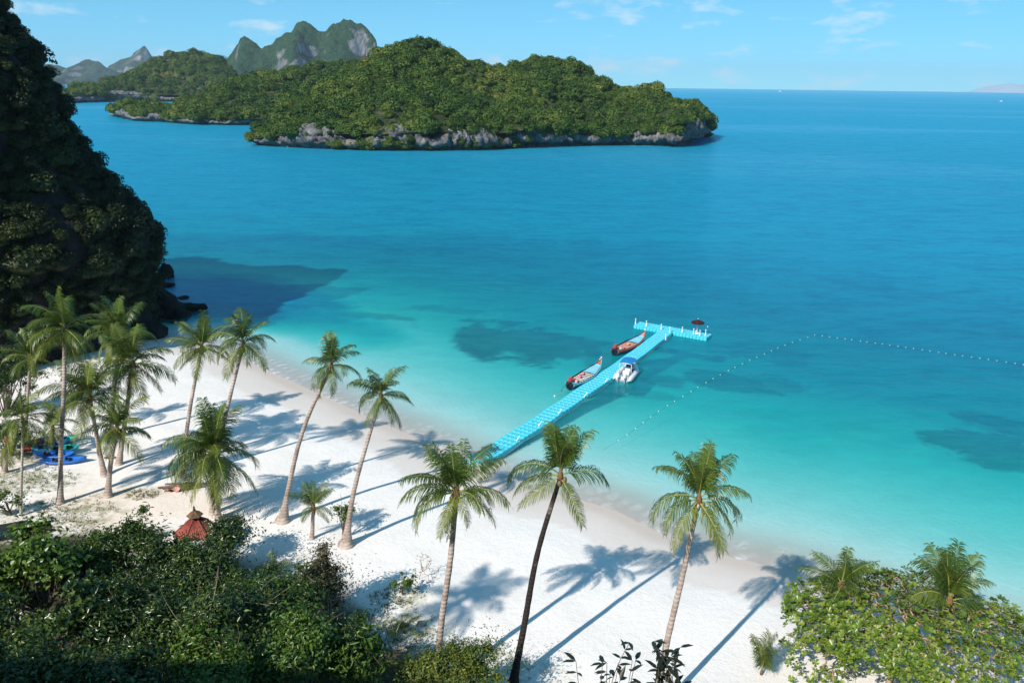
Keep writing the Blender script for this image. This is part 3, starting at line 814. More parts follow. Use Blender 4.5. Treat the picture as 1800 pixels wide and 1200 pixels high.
def boulder(name, label, loc, size, seed, mat, cat='rock', group=None, parent=None):
    v, f = ico(3)
    n = fbm(v[:, 0]*1.3+seed, v[:, 1]*1.3, v[:, 2]*1.3, seed=seed, octaves=4)
    n2 = np.abs(fbm(v[:, 0]*2.1, v[:, 1]*2.1+seed, v[:, 2]*2.1, seed=seed+3, octaves=2))
    v = v*(1+n*0.55-n2*0.35)[:, None]*np.asarray(size)[None]
    o = link(name, mesh_of(name, v, f, mat, False), parent, loc)
    if parent is None: tag(o, label, cat, group)
    return o
for k, (px, py, z, s, lab) in enumerate([
    (292,487,0.2,(1.1,1.0,1.4),'small upright dark rock in the water off the headland'),
    (338,544,0.0,(1.6,1.0,0.75),'flat dark rock standing alone in the shallows'),
    (284,552,0.2,(1.9,2.0,2.1),'largest dark boulder at the foot of the headland'),
    (262,588,0.2,(2.0,1.8,1.3),'broad dark boulder where the headland meets the sand'),
    (312,556,0.0,(1.3,1.2,0.9),'low dark rock between the large boulder and the flat rock'),
    (284,503,-0.1,(1.9,1.0,0.7),'long low dark rock lapped by water under the headland'),
    (322,524,-0.25,(0.9,0.7,0.5),'barely awash dark rock between the shallows and the headland')]):
    p = at_z(px, py, 0); boulder('boulder', lab, (p[0], p[1], z), s, 30+k*7, M['shaded_rock'])

# ------------------------------------------------------------------ the hill the viewpoint stands on
def build_hillside():
    xs = np.arange(-60, 40, 0.9); ys = np.arange(-60, 22, 0.6)
    X, Y = np.meshgrid(xs, ys, indexing='ij')
    top = 20.1+5.0*sstep(-7, -18, X)-7.0*sstep(5, 18, X)-0.12*np.minimum(Y, 0)  # left crest, out of view, raised for its shadow on the foreground
    foot = 15.5+1.5*fbm(X*0.1, X*0+2, seed=2)
    k = np.clip(1-(Y-1.0)/(foot-1.0), 0, 1)
    Z = 0.4+(top-0.4)*np.where(Y < 1, 1, k)+fbm(X*0.3, Y*0.3, seed=5, octaves=3)*0.4*sstep(3, 8, Y)-1.5*sstep(foot-1, foot+2, Y)
    me = mesh_of('hillside', np.stack([X, Y, Z], -1).reshape(-1, 3), grid_faces(len(xs), len(ys)), M['soil'], True)
    tag(link('hillside', me), 'steep overgrown slope below the viewpoint', kind='structure')
build_hillside()

# ================================================================== PALMS
def frond_mesh(name, seed, e0, bend, mat, n=50, leaf=0.30, droop=0.55, sweep=0.0, wither=0.0):
    """one coconut leaf of unit length: midrib arching from +X, leaflets hanging in two combs"""
    r = np.random.default_rng(seed)
    s = np.linspace(0, 1, 26); el = R(e0)-R(bend)*s**1.35
    az = R(sweep)*s**1.5
    ds = s[1]-s[0]
    px = np.concatenate([[0], np.cumsum(np.cos(el)*np.cos(az))[:-1]*ds]); py = np.concatenate([[0], np.cumsum(np.cos(el)*np.sin(az))[:-1]*ds]); pz = np.concatenate([[0], np.cumsum(np.sin(el))[:-1]*ds])
    P = np.stack([px, py, pz], 1)
    rv, rf = tube_np(P[::3], np.linspace(0.017, 0.003, len(P[::3])), 4, False)
    V = [np.array(rv)]; A = [np.full(len(rv), 0.9)]
    F4 = [np.array(rf)]; F3 = []; MI = [np.ones(len(rf), int)]
    off = len(rv)
    for side in (-1, 1):
        for k in range(n):
            u = 0.13+0.865*(k+r.uniform(-0.3, 0.3))/(n-1)
            u = min(max(u, 0.1), 0.998)
            if wither and r.uniform() < wither: continue
            i = u*25; a = int(min(i, 24)); w = i-a
            p = P[a]*(1-w)+P[a+1]*w
            t = P[a+1]-P[a]; t /= np.linalg.norm(t)
            sd = np.cross(t, (0, 0, 1.0)); q = np.linalg.norm(sd)
            sd = sd/q if q > 0.05 else np.array([0, -1.0, 0])
            sd = sd*side; upv = np.cross(sd, t)*side; 
            if upv[2] < 0: upv = -upv
            prof = (math.sin(math.pi*min(1, (0.20+0.80*u)))**0.55) if u < 0.94 else 0.62*(1-(u-0.94)*6)
            L = leaf*max(prof, 0.15)*r.uniform(0.85, 1.12)
            fw = 0.55+0.75*u
            d0 = sd*1.0+t*fw+upv*r.uniform(0.05, 0.35); d0 /= np.linalg.norm(d0)
            dr = droop*r.uniform(0.7, 1.4)
            d1 = d0+np.array([0, 0, -dr]); d1 /= np.linalg.norm(d1)
            d2 = d1+np.array([0, 0, -dr*1.5]); d2 /= np.linalg.norm(d2)
            m1 = p+d0*L*0.3; m2 = m1+d1*L*0.4; tip = m2+d2*L*0.35
            wd = t*0.0088*r.uniform(0.8, 1.2)
            V.append(np.array([p-wd*0.5, p+wd*0.5, m1-wd, m1+wd, m2-wd*0.75, m2+wd*0.75, tip]))
            F4.append(np.array([[off, off+1, off+3, off+2], [off+2, off+3, off+5, off+4]])); F3.append([off+4, off+5, off+6])
            A.append(np.full(7, r.uniform(0, 1)*0.7+0.3*u)); off += 7
    f4 = np.vstack(F4); f3 = np.array(F3)
    mi = np.concatenate([np.ones(len(rf), int), np.zeros(len(f4)-len(rf)+len(f3), int)])
    return mesh_of(name, np.vstack(V), [f4, f3], [mat, M['rachis']], False, dict(leaf=np.concatenate(A)), mi)

ELEV = [86, 70, 54, 38, 22, 4, -16, -40]
FROND = {}
for e in ELEV:
    FROND[e] = []
    for k in range(4):
        bend = {86: 22, 70: 46, 54: 66, 38: 84, 22: 90, 4: 78, -16: 58, -40: 40}[e]+(k-1.3)*15
        mat = M['frond'] if e > -10 else M['old_frond']
        FROND[e].append(frond_mesh('frond', 900+e*5+k, e, bend, mat, droop=0.52+0.28*(k % 2)+(0.15 if e < 30 else 0), leaf=0.35, wither=0.07, sweep=(k-1.5)*22))
DRYFROND = [frond_mesh('dry_frond', 1700+k, -55, 30, M['dry_frond'], droop=0.7, wither=0.25) for k in range(2)]
def m_coco():
    b = MB(); b.lathe((0,0,0), [(0.02,-0.12),(0.06,-0.09),(0.09,-0.02),(0.08,0.05),(0.04,0.11),(0.01,0.12)], 8); return b.mesh('coconut', M['coconut'], True)
COCO = m_coco()

def palm(label, base, crown, L=2.1, nf=17, seed=0, r0=0.15, r1=0.10, bow=0.0, mat='trunk', flare=1.9, wind=None, fronds=None, low=-40, dry=0, coco=3, group=None, name='coconut_palm', root_ball=True):
    rr = random.Random(seed)
    base = np.asarray(base, float); crown = np.asarray(crown, float)
    t = thing(name, label, 'palm', tuple(base), group=group)
    c = crown-base; H = np.linalg.norm(c)
    # trunk: leans out from the foot and straightens towards the light
    n = 26; u = np.linspace(0, 1, n)
    side = np.array([c[0], c[1], 0]); 
    hor = np.array([c[0], c[1], 0])
    pts = np.outer(u, (0, 0, c[2]))+np.outer(u-bow*np.sin(math.pi*u)*0.5, hor)
    jit = np.array([rr.uniform(-1, 1), rr.uniform(-1, 1), 0])*0.02*H
    pts += np.outer(np.sin(2*math.pi*u)*u*(1-u)*2, jit)
    r0, r1 = r0*0.86, r1*0.86
    rad = r1+(r0-r1)*(1-u)**0.8+r0*(flare-1)*np.exp(-u*H/0.45)
    rad *= 1+0.05*np.sin(u*90)
    ext = np.vstack([[pts[0]-(0, 0, 0.35)], pts]); rad = np.concatenate([[rad[0]*1.15], rad])
    v, f = tube_np(ext, rad, 9, True)
    link('trunk', mesh_of('trunk', v, f, M[mat], True), t)
    # fibrous boss where the fronds sheathe the stem
    b = MB(); b.lathe((0, 0, 0), [(r1*0.8,-0.35),(r1*1.25,-0.18),(r1*1.45,0.0),(r1*1.2,0.15),(r1*0.5,0.32)], 8)
    b.obj('crown_sheath', M['fibre'], t, True, loc=tuple(c))
    lst = fronds
    if lst is None:
        lst = []
        a = rr.uniform(0, 360)
        for i in range(nf):
            q = i/(nf-1)
            e = 88-(88-low)*q**1.15+rr.uniform(-9, 9)
            a += 137.5+rr.uniform(-16, 16)
            az = a
            if wind is not None:
                dd = (a-wind+180) % 360-180
                az = wind+dd*(0.72+0.2*q)
            lst.append((az, e, 1.0))
    for az, e, k in lst:
        ee = min(ELEV, key=lambda w: abs(w-e))
        me = rr.choice(FROND[ee])
        o = link('frond', me, t, tuple(c+np.array([0, 0, 0.16*min(1, max(0, (e+40)/120))])), (rr.uniform(-0.25, 0.25), R((ee-e)*0.8), R(az)))
        sc = L*k*rr.uniform(0.9, 1.1)*(0.9 if e > 75 else 1.0); o.scale = (sc, sc, sc)
    for i in range(dry):
        o = link('dry_frond', rr.choice(DRYFROND), t, tuple(c-np.array([0, 0, 0.1])), (0, 0, rr.uniform(0, 6.28))); s2 = L*rr.uniform(0.6, 0.9); o.scale = (s2, s2, s2)
    for i in range(coco):
        a = rr.uniform(0, 6.28); link('coconut', COCO, t, tuple(c+np.array([math.cos(a)*r1*2.0, math.sin(a)*r1*2.0, -0.18+rr.uniform(-.08, .08)])), (rr.uniform(-.4, .4), rr.uniform(-.4, .4), 0))
    return t

def palm_px(label, bpx, cpx, dy=1.2, **kw):
    b = ground(*bpx); c = at_y(*cpx, b[1]+dy)
    return palm(label, b, c, **kw)

palm_px('tall palm with pale pinkish trunk in front of the pier foot', (766,1222), (803,868), 1.3, L=2.0, seed=1, r0=0.145, r1=0.10, bow=0.1,
    fronds=[(100,84,.9),(60,78,1),(140,74,1),(20,70,1),(200,72,1),(260,76,.9),(95,58,1),(150,50,1),(40,52,.95),(215,50,1),(180,22,1.05),(190,2,1),(165,5,1.0),(0,18,.9),(350,-8,.95),(20,6,.85),(250,-25,.8),(225,-38,.8),(320,24,.75),(300,-20,.7)])
palm_px('tall palm with dark blotched trunk in the middle of the beach', (902,1203), (985,838), 1.6, L=1.92, seed=2, r0=0.145, r1=0.09, bow=0.25, mat='trunk_dark',
    fronds=[(80,86,1),(40,82,1),(120,80,1),(170,84,.95),(280,86,.85),(70,66,1.0),(110,64,1.0),(20,72,1.05),(160,30,1.1),(178,4,1.05),(215,-18,1.0),(8,20,1.1),(300,-42,1.0),(330,-50,.5),(55,60,.8)])
palm_px('tall palm with slender grey trunk closest to the leafy shrub on the right', (1150,1262), (1228,880), 1.6, L=1.95, seed=3, r0=0.14, r1=0.09, bow=0.2,
    fronds=[(90,84,1),(50,80,1),(130,78,1.05),(15,72,1),(165,62,1.05),(210,84,.8),(300,80,.8),(100,58,.95),(60,60,.95),(178,20,1),(190,0,.95),(222,-20,1.1),(0,40,.95),(5,6,1.05),(345,-12,.95),(312,-42,1.05),(295,-30,.9)])
palm_px('leaning palm with swollen root foot at the beach centre, left of its pair', (497,915), (583,645), 1.5, L=1.6, seed=6, r0=0.15, r1=0.085, bow=0.3, flare=3.2, nf=16)
palm_px('leaning palm with swollen root foot behind a round green shrub', (608,958), (670,698), 1.5, L=1.62, seed=7, r0=0.15, r1=0.085, bow=0.25, flare=3.2, nf=17)
palm_px('slim tall palm nearest the water behind the dense low palm', (374,902), (428,607), 1.6, L=1.85, seed=8, r0=0.14, r1=0.085, bow=0.25, flare=1.8, nf=17)
palm_px('slim tall palm just left of the one nearest the water', (322,838), (355,612), 1.2, L=1.9, seed=9, r0=0.14, r1=0.085, bow=0.2, nf=17, wind=180)
palm_px('bushy low palm with dense spreading crown above the red roof', (384,912), (377,800), 0.3, L=2.6, seed=10, r0=0.16, r1=0.14, nf=32, wind=170, flare=1.3, low=-55, dry=3)
palm_px('short leaning palm with mossy foot right of the kayaks', (190,872), (206,756), 0.4, L=1.95, seed=11, r0=0.15, r1=0.11, bow=0.2, flare=2.0, nf=17)
palm_px('palm with pale straight trunk and big crown behind the short leaning palm', (209,816), (234,640), 0.9, L=2.35, seed=12, r0=0.15, r1=0.12, nf=26, low=-50, dry=2, wind=150)
palm_px('palm with trunk curving at the foot left of the short leaning palm', (184,836), (158,700), 0.5, L=2.35, seed=13, r0=0.14, r1=0.11, bow=-0.3, nf=25, wind=140)
palm_px('tallest straight palm standing at the left in front of the kayaks', (106,884), (114,580), 1.0, L=2.1, seed=14, r0=0.14, r1=0.10, bow=0.0, nf=19, wind=180)
palm_px('slender palm at the far left under the headland', (42,790), (54,632), 0.8, L=1.7, seed=15, r0=0.11, r1=0.08, nf=14, wind=180)
palm_px('thin pole-like palm with pale trunk at the left edge', (37,906), (40,738), 0.3, L=1.5, seed=16, r0=0.075, r1=0.06, mat='trunk_pale', nf=15, flare=1.2)
palm_px('small dark palm growing behind the kayaks', (92,795), (92,752), 0.1, L=1.5, seed=17, r0=0.12, r1=0.10, nf=15, wind=60, coco=0)
palm_px('palm with swept crown against the black headland', (195,770), (208,585), 0.8, L=2.2, seed=18, r0=0.14, r1=0.10, nf=22, wind=170)
palm_px('stunted palm with wilted fronds drooping at the left edge', (8,830), (12,775), 0.1, L=1.5, seed=20, r0=0.12, r1=0.10, nf=10, low=-60, dry=4, coco=0)
palm_px('short young palm with silvery fronds between the two swollen-foot palms', (548,947), (551,893), 0.2, L=1.35, seed=19, r0=0.10, r1=0.09, nf=13, coco=0, flare=1.5,
    fronds=[(90,84,1),(40,76,1),(150,76,1),(0,66,1),(200,64,1.1),(60,50,.9),(120,54,.9),(178,40,.6),(230,20,.8),(0,6,.8),(350,-30,.7),(170,-36,.7),(210,-40,.6)])
palm_px('palm crown rising behind the leafy shrub on the right', (1625,1178), (1668,1058), 0.6, L=2.2, seed=4, r0=0.16, r1=0.12,
    fronds=[(90,86,1),(60,80,1.05),(120,80,1.05),(30,76,1),(150,76,1),(200,86,.9),(300,86,.9),(80,64,1),(105,60,1),(175,40,.9),(5,48,.95),(0,20,.8),(182,16,.85),(330,4,.7)])
palm_px('palm tip barely showing above the top of the leafy shrub', (1450,1140), (1478,1032), 0.5, L=1.7, seed=5, r0=0.14, r1=0.11, nf=15)

palm('tall hillside palm left of the viewpoint whose crown shadow lies on the open sand', (-15.3, 12.2, 3.5), (-14.2, 12.9, 17.8), L=2.3, seed=33, r0=0.15, r1=0.11, bow=0.15, nf=16)

# ================================================================== FOREGROUND TREES AND SHRUBS
def limb(p0, p1, r, sag=0.15, n=6):
    t = np.linspace(0, 1, n)[:, None]
    m = p0+(p1-p0)*t
    d = np.linalg.norm(p1-p0)
    m += np.sin(math.pi*t)*r.normal(0, sag*d*0.35, (1, 3))
    return m

def leafy_tree(label, centre, radii, mat, leaf=(0.18, 0.07), n_cl=46, per=190, seed=0, bark='bark', name='tree', base=None, up=0.35, cl_r=0.42, cat='tree', show=0.0, group=None, accent=None):
    r = np.random.default_rng(seed)
    centre = np.asarray(centre, float); radii = np.asarray(radii, float)
    if base is None:
        x, y = centre[0]+r.uniform(-.3, .3), centre[1]+r.uniform(-.3, .3)
        base = np.array([x, y, max(float(beach_h(x, y)), -0.2)]) if y > 17 else np.array([x, y, max(1.0, 0.4+19.5*(1-(y-1)/14.5))-0.3])
    base = np.asarray(base, float)
    t = thing(name, label, cat, tuple(base), group=group)
    nb = max(4, n_cl//7)
    d = sphere_dirs(nb, r); d[:, 2] = np.where(d[:, 2] < -0.15, -d[:, 2], d[:, 2])
    boughs = d*r.uniform(0.45, 1.05, nb)[:, None]
    cl = centre+(boughs[r.integers(0, nb, n_cl)]+r.normal(0, 0.20, (n_cl, 3)))*radii*np.array([1, 1, 1.1])
    V = []; F = []; A = []; off = 0
    for c in cl:
        q = cl_r*r.lognormal(0, 0.35); k = max(12, int(1.1*per*(q/cl_r)**1.6*r.uniform(0.4, 1.2)))
        dd = sphere_dirs(k, r)
        p = c+dd*(q*np.abs(r.normal(0, 0.62, k)))[:, None]*np.array([1.2, 1.2, 0.8])
        v, f, a = leaves(p, dd*0.6+(c-centre)/radii*0.3, leaf[0], leaf[1], r, bend=0.3, up=up)
        tone = r.uniform(-0.25, 0.25)
        V.append(v-base); F.append(f+off); A.append(np.clip(a*0.75+0.12+tone, 0, 1)); off += len(v)
    link('crown', mesh_of('crown', np.vstack(V), np.vstack(F), M[mat], False, dict(leaf=np.concatenate(A))), t)
    b = MB(); fork = base*0.45+centre*0.55-(0, 0, radii[2]*0.35)
    hgt = max(0.5, fork[2]-base[2])
    b.tube(limb(base-(0, 0, 0.3), fork, r, 0.1, 7)-base, np.linspace(0.075*radii[0]+0.05, 0.05*radii[0]+0.03, 7), 7)
    b.obj('trunk', M[bark], t, True)
    b = MB()
    for c in cl[::2]:
        b.tube(limb(fork, c, r, 0.25, 6)-base, np.linspace(0.03*radii[0]+0.012, 0.008, 6), 4, False)
        for _ in range(2):
            e = c+r.normal(0, 1, 3)*cl_r*(0.9+show); b.tube(limb(c, e, r, 0.3, 4)-base, np.linspace(0.011, 0.004, 4), 3, False)
    b.obj('limbs', M[bark], t, False)
    return t

def tree_px(label, px, py, z, radii, mat, **kw):
    return leafy_tree(label, at_z(px, py, z), radii, mat, **kw)

tree_px('broad-leaved bright green tree at the left edge below the palms', 55, 1010, 4.2, (2.0,1.6,1.5), 'leaf_bright', leaf=(0.24,0.15), n_cl=44, per=120, seed=41, cl_r=0.45)
tree_px('feathery narrow-leaved tree left of the red roof', 205, 990, 3.2, (1.7,1.4,1.5), 'leaf_mid', leaf=(0.20,0.055), n_cl=60, per=260, seed=42)
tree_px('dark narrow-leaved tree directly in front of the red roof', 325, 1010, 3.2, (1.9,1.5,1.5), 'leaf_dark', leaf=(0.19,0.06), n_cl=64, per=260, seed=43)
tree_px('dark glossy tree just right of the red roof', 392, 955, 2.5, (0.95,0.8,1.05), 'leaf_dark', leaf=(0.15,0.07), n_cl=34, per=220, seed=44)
tree_px('dark rounded tree beside the brownish sparse one', 480, 1060, 3.2, (1.7,1.5,1.5), 'leaf_mid', leaf=(0.16,0.07), n_cl=56, per=230, seed=45)
tree_px('sparse brownish tree at the right end of the thicket', 570, 1052, 2.6, (1.15,1.0,1.75), 'leaf_brown', leaf=(0.12,0.06), n_cl=36, per=170, seed=46, cl_r=0.34, bark='pale_bark', show=0.4)
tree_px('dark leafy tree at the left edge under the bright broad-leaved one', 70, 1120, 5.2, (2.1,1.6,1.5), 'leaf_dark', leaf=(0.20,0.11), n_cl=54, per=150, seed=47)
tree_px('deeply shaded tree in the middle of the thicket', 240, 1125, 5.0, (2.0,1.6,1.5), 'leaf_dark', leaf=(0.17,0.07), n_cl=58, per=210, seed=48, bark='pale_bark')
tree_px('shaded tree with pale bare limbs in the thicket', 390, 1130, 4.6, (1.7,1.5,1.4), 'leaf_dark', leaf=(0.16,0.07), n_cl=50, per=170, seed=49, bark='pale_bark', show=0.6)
tree_px('fresh green leafy tree at the bottom edge of the thicket', 520, 1165, 5.0, (1.6,1.3,1.1), 'leaf_bright', leaf=(0.15,0.07), n_cl=56, per=190, seed=50)
tree_px('small tree with long drooping light green leaves', 635, 1168, 4.4, (0.9,0.9,0.9), 'leaf_bright', leaf=(0.24,0.07), n_cl=26, per=110, seed=51, up=-0.1)
tree_px('yellow-green round bush at the bottom under the pink-trunked palm', 778, 1196, 3.6, (1.65,1.2,0.75), 'leaf_lime', leaf=(0.11,0.055), n_cl=52, per=260, seed=52, name='bush', cat='bush', cl_r=0.36)
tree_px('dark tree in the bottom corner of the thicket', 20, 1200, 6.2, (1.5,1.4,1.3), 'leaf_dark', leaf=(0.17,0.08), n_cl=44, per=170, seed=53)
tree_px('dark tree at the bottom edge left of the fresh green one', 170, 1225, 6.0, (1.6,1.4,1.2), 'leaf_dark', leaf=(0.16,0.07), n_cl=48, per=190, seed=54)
tree_px('half-lit green tree at the bottom edge between darker trees', 345, 1225, 6.0, (1.5,1.2,1.2), 'leaf_bright', leaf=(0.15,0.07), n_cl=46, per=180, seed=55)
tree_px('low dark bush filling the gap between the bright tree and the feathery one', 135, 1030, 2.6, (1.3,1.2,1.0), 'leaf_dark', leaf=(0.16,0.08), n_cl=36, per=180, seed=62, name='bush', cat='bush')
tree_px('low dark bush filling the gap below the dark narrow-leaved tree', 330, 1085, 2.6, (1.8,1.2,1.0), 'leaf_dark', leaf=(0.16,0.07), n_cl=44, per=190, seed=63, name='bush', cat='bush')
tree_px('low dark bush under the bright tree at the left edge', 40, 1075, 3.2, (1.5,1.2,1.1), 'leaf_dark', leaf=(0.18,0.10), n_cl=38, per=150, seed=64, name='bush', cat='bush')
tree_px('low dark bush at the foot of the sparse brownish tree', 560, 1120, 2.4, (1.2,1.0,0.9), 'leaf_dark', leaf=(0.14,0.06), n_cl=34, per=170, seed=65, name='bush', cat='bush')
tree_px('low dark bush in the hollow between the pale-limbed tree and the rounded one', 450, 1110, 3.0, (1.4,1.1,1.0), 'leaf_dark', leaf=(0.15,0.07), n_cl=38, per=170, seed=66, name='bush', cat='bush')
g = ground(604, 945)
leafy_tree('round bright shrub against the trunk of a swollen-foot palm', g+(0, 0, 0.95), (0.62,0.6,0.55), 'leaf_bright', leaf=(0.12,0.065), n_cl=22, per=60, seed=56, name='shrub', cat='shrub', base=g, cl_r=0.22, show=0.3)
g = ground(707, 1045)
leafy_tree('small bright leafy shrub alone on open sand', g+(0, 0, 0.55), (0.40,0.4,0.38), 'leaf_bright', leaf=(0.13,0.075), n_cl=14, per=32, seed=57, name='shrub', cat='shrub', base=g, cl_r=0.18)
g = ground(18, 905)
leafy_tree('low light green bush at the left edge on the sand', g+(0, 0, 0.6), (0.7,0.7,0.5), 'leaf_bright', leaf=(0.12,0.06), n_cl=20, per=80, seed=58, name='bush', cat='bush', base=g, cl_r=0.25)
g = ground(22, 800)
leafy_tree('dark scrub bush under the headland at the left edge', g+(0, 0, 1.0), (1.5,1.2,0.9), 'leaf_dark', leaf=(0.14,0.06), n_cl=30, per=120, seed=59, name='bush', cat='bush', base=g, cl_r=0.34)
tree_px('tall dark shade tree against the headland at the left edge', 5, 690, 3.0, (1.7,1.6,2.2), 'leaf_dark', leaf=(0.15,0.07), n_cl=46, per=170, seed=60)

def grow(tips, root, r, wobble=0.12):
    """join every tip to the nearest wood already grown, so boughs fork and thin out"""
    buf = np.zeros((len(tips)*5+1, 3)); buf[0] = root; nn = 1; par = [-1]
    order = np.argsort(np.linalg.norm((tips-root)*np.array([1, 1, 0.6]), axis=1))
    segs = []; leafn = []
    for i in order:
        t = tips[i]; N = buf[:nn]; d = ((N-t)**2).sum(1)
        j = int(np.argmin(d)); p = N[j].copy()
        m = 4 if np.linalg.norm(t-p) > 0.4 else 3
        last = j
        for k in range(1, m+1):
            q = p+(t-p)*k/m+(r.normal(0, wobble*np.linalg.norm(t-p), 3) if k < m else 0)
            buf[nn] = q; par.append(last); last = nn; nn += 1
        leafn.append(last)
    cnt = np.zeros(nn); cnt[leafn] = 1
    for i in range(nn-1, 0, -1): cnt[par[i]] += cnt[i]
    return buf[:nn].copy(), par, cnt, leafn

def rosette(p, d, r, n, L, W):
    """whorl of blunt, wider-at-the-tip leaves round a shoot end"""
    V = []; F = []
    d = d/np.linalg.norm(d); a0 = np.cross(d, r.normal(0, 1, 3)); a0 /= np.linalg.norm(a0); b0 = np.cross(d, a0)
    for k in range(n):
        th = 2*math.pi*k/n+r.uniform(-.3, .3); o = a0*math.cos(th)+b0*math.sin(th); s = np.cross(d, o)
        lift = r.uniform(0.15, 0.8); ax = o+d*lift; ax /= np.linalg.norm(ax)
        l = L*r.uniform(0.7, 1.2); w = W*r.uniform(0.8, 1.15)
        up = np.cross(ax, s); up /= np.linalg.norm(up)
        i = len(V)
        V += [p, p+ax*l*0.4+s*w*0.28, p+ax*l*0.8+s*w*0.5, p+ax*l*1.0-up*0.02, p+ax*l*0.8-s*w*0.5, p+ax*l*0.4-s*w*0.28]
        F += [(i, i+1, i+2, i+3), (i, i+3, i+4, i+5)]
    return V, F

def sprawling_shrub(label, centre, rx, ry, top, base, n_tip, seed, mat, leaf=(0.17, 0.10), n_leaf=(5, 8), bark='twig', name='sprawling_shrub', bare=0.2, edge=1.0, thick=0.0017, dome=0.9, stem=0.11):
    r = np.random.default_rng(seed)
    t = thing(name, label, 'shrub', tuple(base))
    u = r.uniform(0, 1, n_tip)**0.5; a = r.uniform(0, 2*math.pi, n_tip)
    x = centre[0]+u*rx*np.cos(a); y = centre[1]+u*ry*np.sin(a)
    z = top-dome*u**2+fbm(x*0.8, y*0.8, seed=seed, octaves=2)*0.55-r.uniform(0, 0.95, n_tip)**2
    tips = np.stack([x, y, z], 1)
    fork = np.array([base[0]*0.5+centre[0]*0.5, base[1]*0.5+centre[1]*0.5, base[2]+(top-base[2])*0.42])
    nd, par, cnt, lf = grow(tips, fork, r)
    b = MB()
    b.tube(limb(np.asarray(base)-(0, 0, 0.3), fork, r, 0.2, 7)-base, np.linspace(stem, stem*0.75, 7), 7)
    b.obj('trunk', M[bark], t, True)
    b = MB()
    rad = thick*np.sqrt(cnt)*1.7+0.002
    for i in range(1, len(nd)):
        j = par[i]; v, f = tube_np(np.array([nd[j], nd[i]])-base, [min(rad[j], rad[i]*1.5), rad[i]], 4 if cnt[i] < 6 else 6, False); b.add(v, f)
    b.obj('boughs', M[bark], t, True)
    kinds = []
    for k in range(8):
        v, f = rosette(np.zeros(3), np.array([0.0, 0, 1]), r, int(r.integers(*n_leaf)), *leaf)
        kinds.append(mesh_of('leaf_whorl', np.array(v), np.array(f), M[mat], False, dict(leaf=np.repeat(r.uniform(0, 1, len(v)//6), 6))))
    tipn = [i for i in lf if r.uniform() > bare]
    tipn.sort(key=lambda i: nd[i][1]-nd[i][2])          # those nearest the viewpoint first
    V = []; F = []; A = []
    for q, i in enumerate(tipn):
        d = nd[i]-nd[par[i]]; d = d/(np.linalg.norm(d)+1e-6)*0.5+np.array([0, 0, 0.8])
        if q < 290:
            o = link('leaf_whorl', kinds[int(r.integers(0, 8))], t, tuple(nd[i]-base))
            o.rotation_mode = 'QUATERNION'; o.rotation_quaternion = Vector(d).to_track_quat('Z', 'Y') @ Matrix.Rotation(r.uniform(0, 6.28), 3, 'Z').to_quaternion()
            k = r.uniform(0.8, 1.15); o.scale = (k, k, k)
        else:
            v, f = rosette(nd[i]-base, d, r, int(r.integers(*n_leaf)), *leaf)
            o = len(V); V += v; F += [tuple(k+o for k in w) for w in f]; A += [r.uniform(0, 1)]*len(v)
    if V:
        tag(link('more_leaf_whorls', mesh_of('more_leaf_whorls', np.array(V), np.array(F), M[mat], False, dict(leaf=A)), t), kind='stuff')
    return t

c = at_z(1596, 1082, 3.0); b0 = ground(1550, 1215)
sprawling_shrub('large sprawling shrub of bare boughs and bright leaf whorls at the lower right', c, 4.6, 3.2, 3.6, b0, 3900, 71, 'leaf_fresh', leaf=(0.165, 0.10), bare=0.32, dome=0.7)
c = at_z(1440, 1130, 2.2); b0 = ground(1490, 1235)
sprawling_shrub('thin trailing shrub with scattered leaf whorls over the sand at its side', c, 1.6, 1.6, 2.2, b0, 150, 72, 'leaf_fresh', leaf=(0.15, 0.09), bare=0.3, dome=0.5, stem=0.06)
g = ground(735, 1018)
sprawling_shrub('leafless grey twiggy shrub on open sand', g+(0.35, 0.1, 1.0), 0.55, 0.4, g[2]+1.0, g, 60, 73, 'leaf_olive', leaf=(0.06, 0.03), n_leaf=(2, 4), bare=0.75, dome=0.3, thick=0.0016, stem=0.016)
def sprig(label, px0, py0, px1, py1, y, seed):
    """tall thin shrub on the slope whose upper sprays reach into view"""
    r = np.random.default_rng(seed)
    top = at_y((px0+px1)/2, py0, y); bot = at_y((px0+px1)/2, py1, y)
    base = np.array([bot[0], y-0.4, 0.4+19.7*(1-(y-1.4)/14.5)-0.2])
    t = thing('leafy_spray', label, 'shrub', tuple(base))
    b = MB(); V = []; F = []; A = []
    w = at_y(px1, py1, y)[0]-at_y(px0, py1, y)[0]
    for k in range(9):
        e = np.array([bot[0]+r.uniform(-.5, .5)*w, y+r.uniform(-.35, .35), bot[2]+(top[2]-bot[2])*r.uniform(0.35, 1.0)])
        st = np.array([base[0]+r.uniform(-.1, .1), base[1], base[2]+(bot[2]-base[2])*0.55])
        pts = limb(st, e, r, 0.2, 14); b.tube(pts-base, np.linspace(0.012, 0.004, 14), 4, False)
        for i in range(6, 14):
            for s in range(2):
                d = r.normal(0, 1, 3); d[2] = d[2]*0.5-0.1; d /= np.linalg.norm(d)
                sd = np.cross(d, (0, 0, 1.0)); sd /= np.linalg.norm(sd)+1e-6
                o = link('leaf', SPRIG, t, tuple(pts[i]-base)); o.rotation_mode = 'QUATERNION'
                o.rotation_quaternion = Vector(d).to_track_quat('X', 'Z'); L = r.uniform(0.15, 0.24); o.scale = (L, L, L)
    b.tube(limb(base-(0, 0, 0.3), base+(0, 0, (bot[2]-base[2])*0.55), r, 0.1, 6)-base, np.linspace(0.03, 0.015, 6), 5)
    b.obj('stems', M['bark'], t)
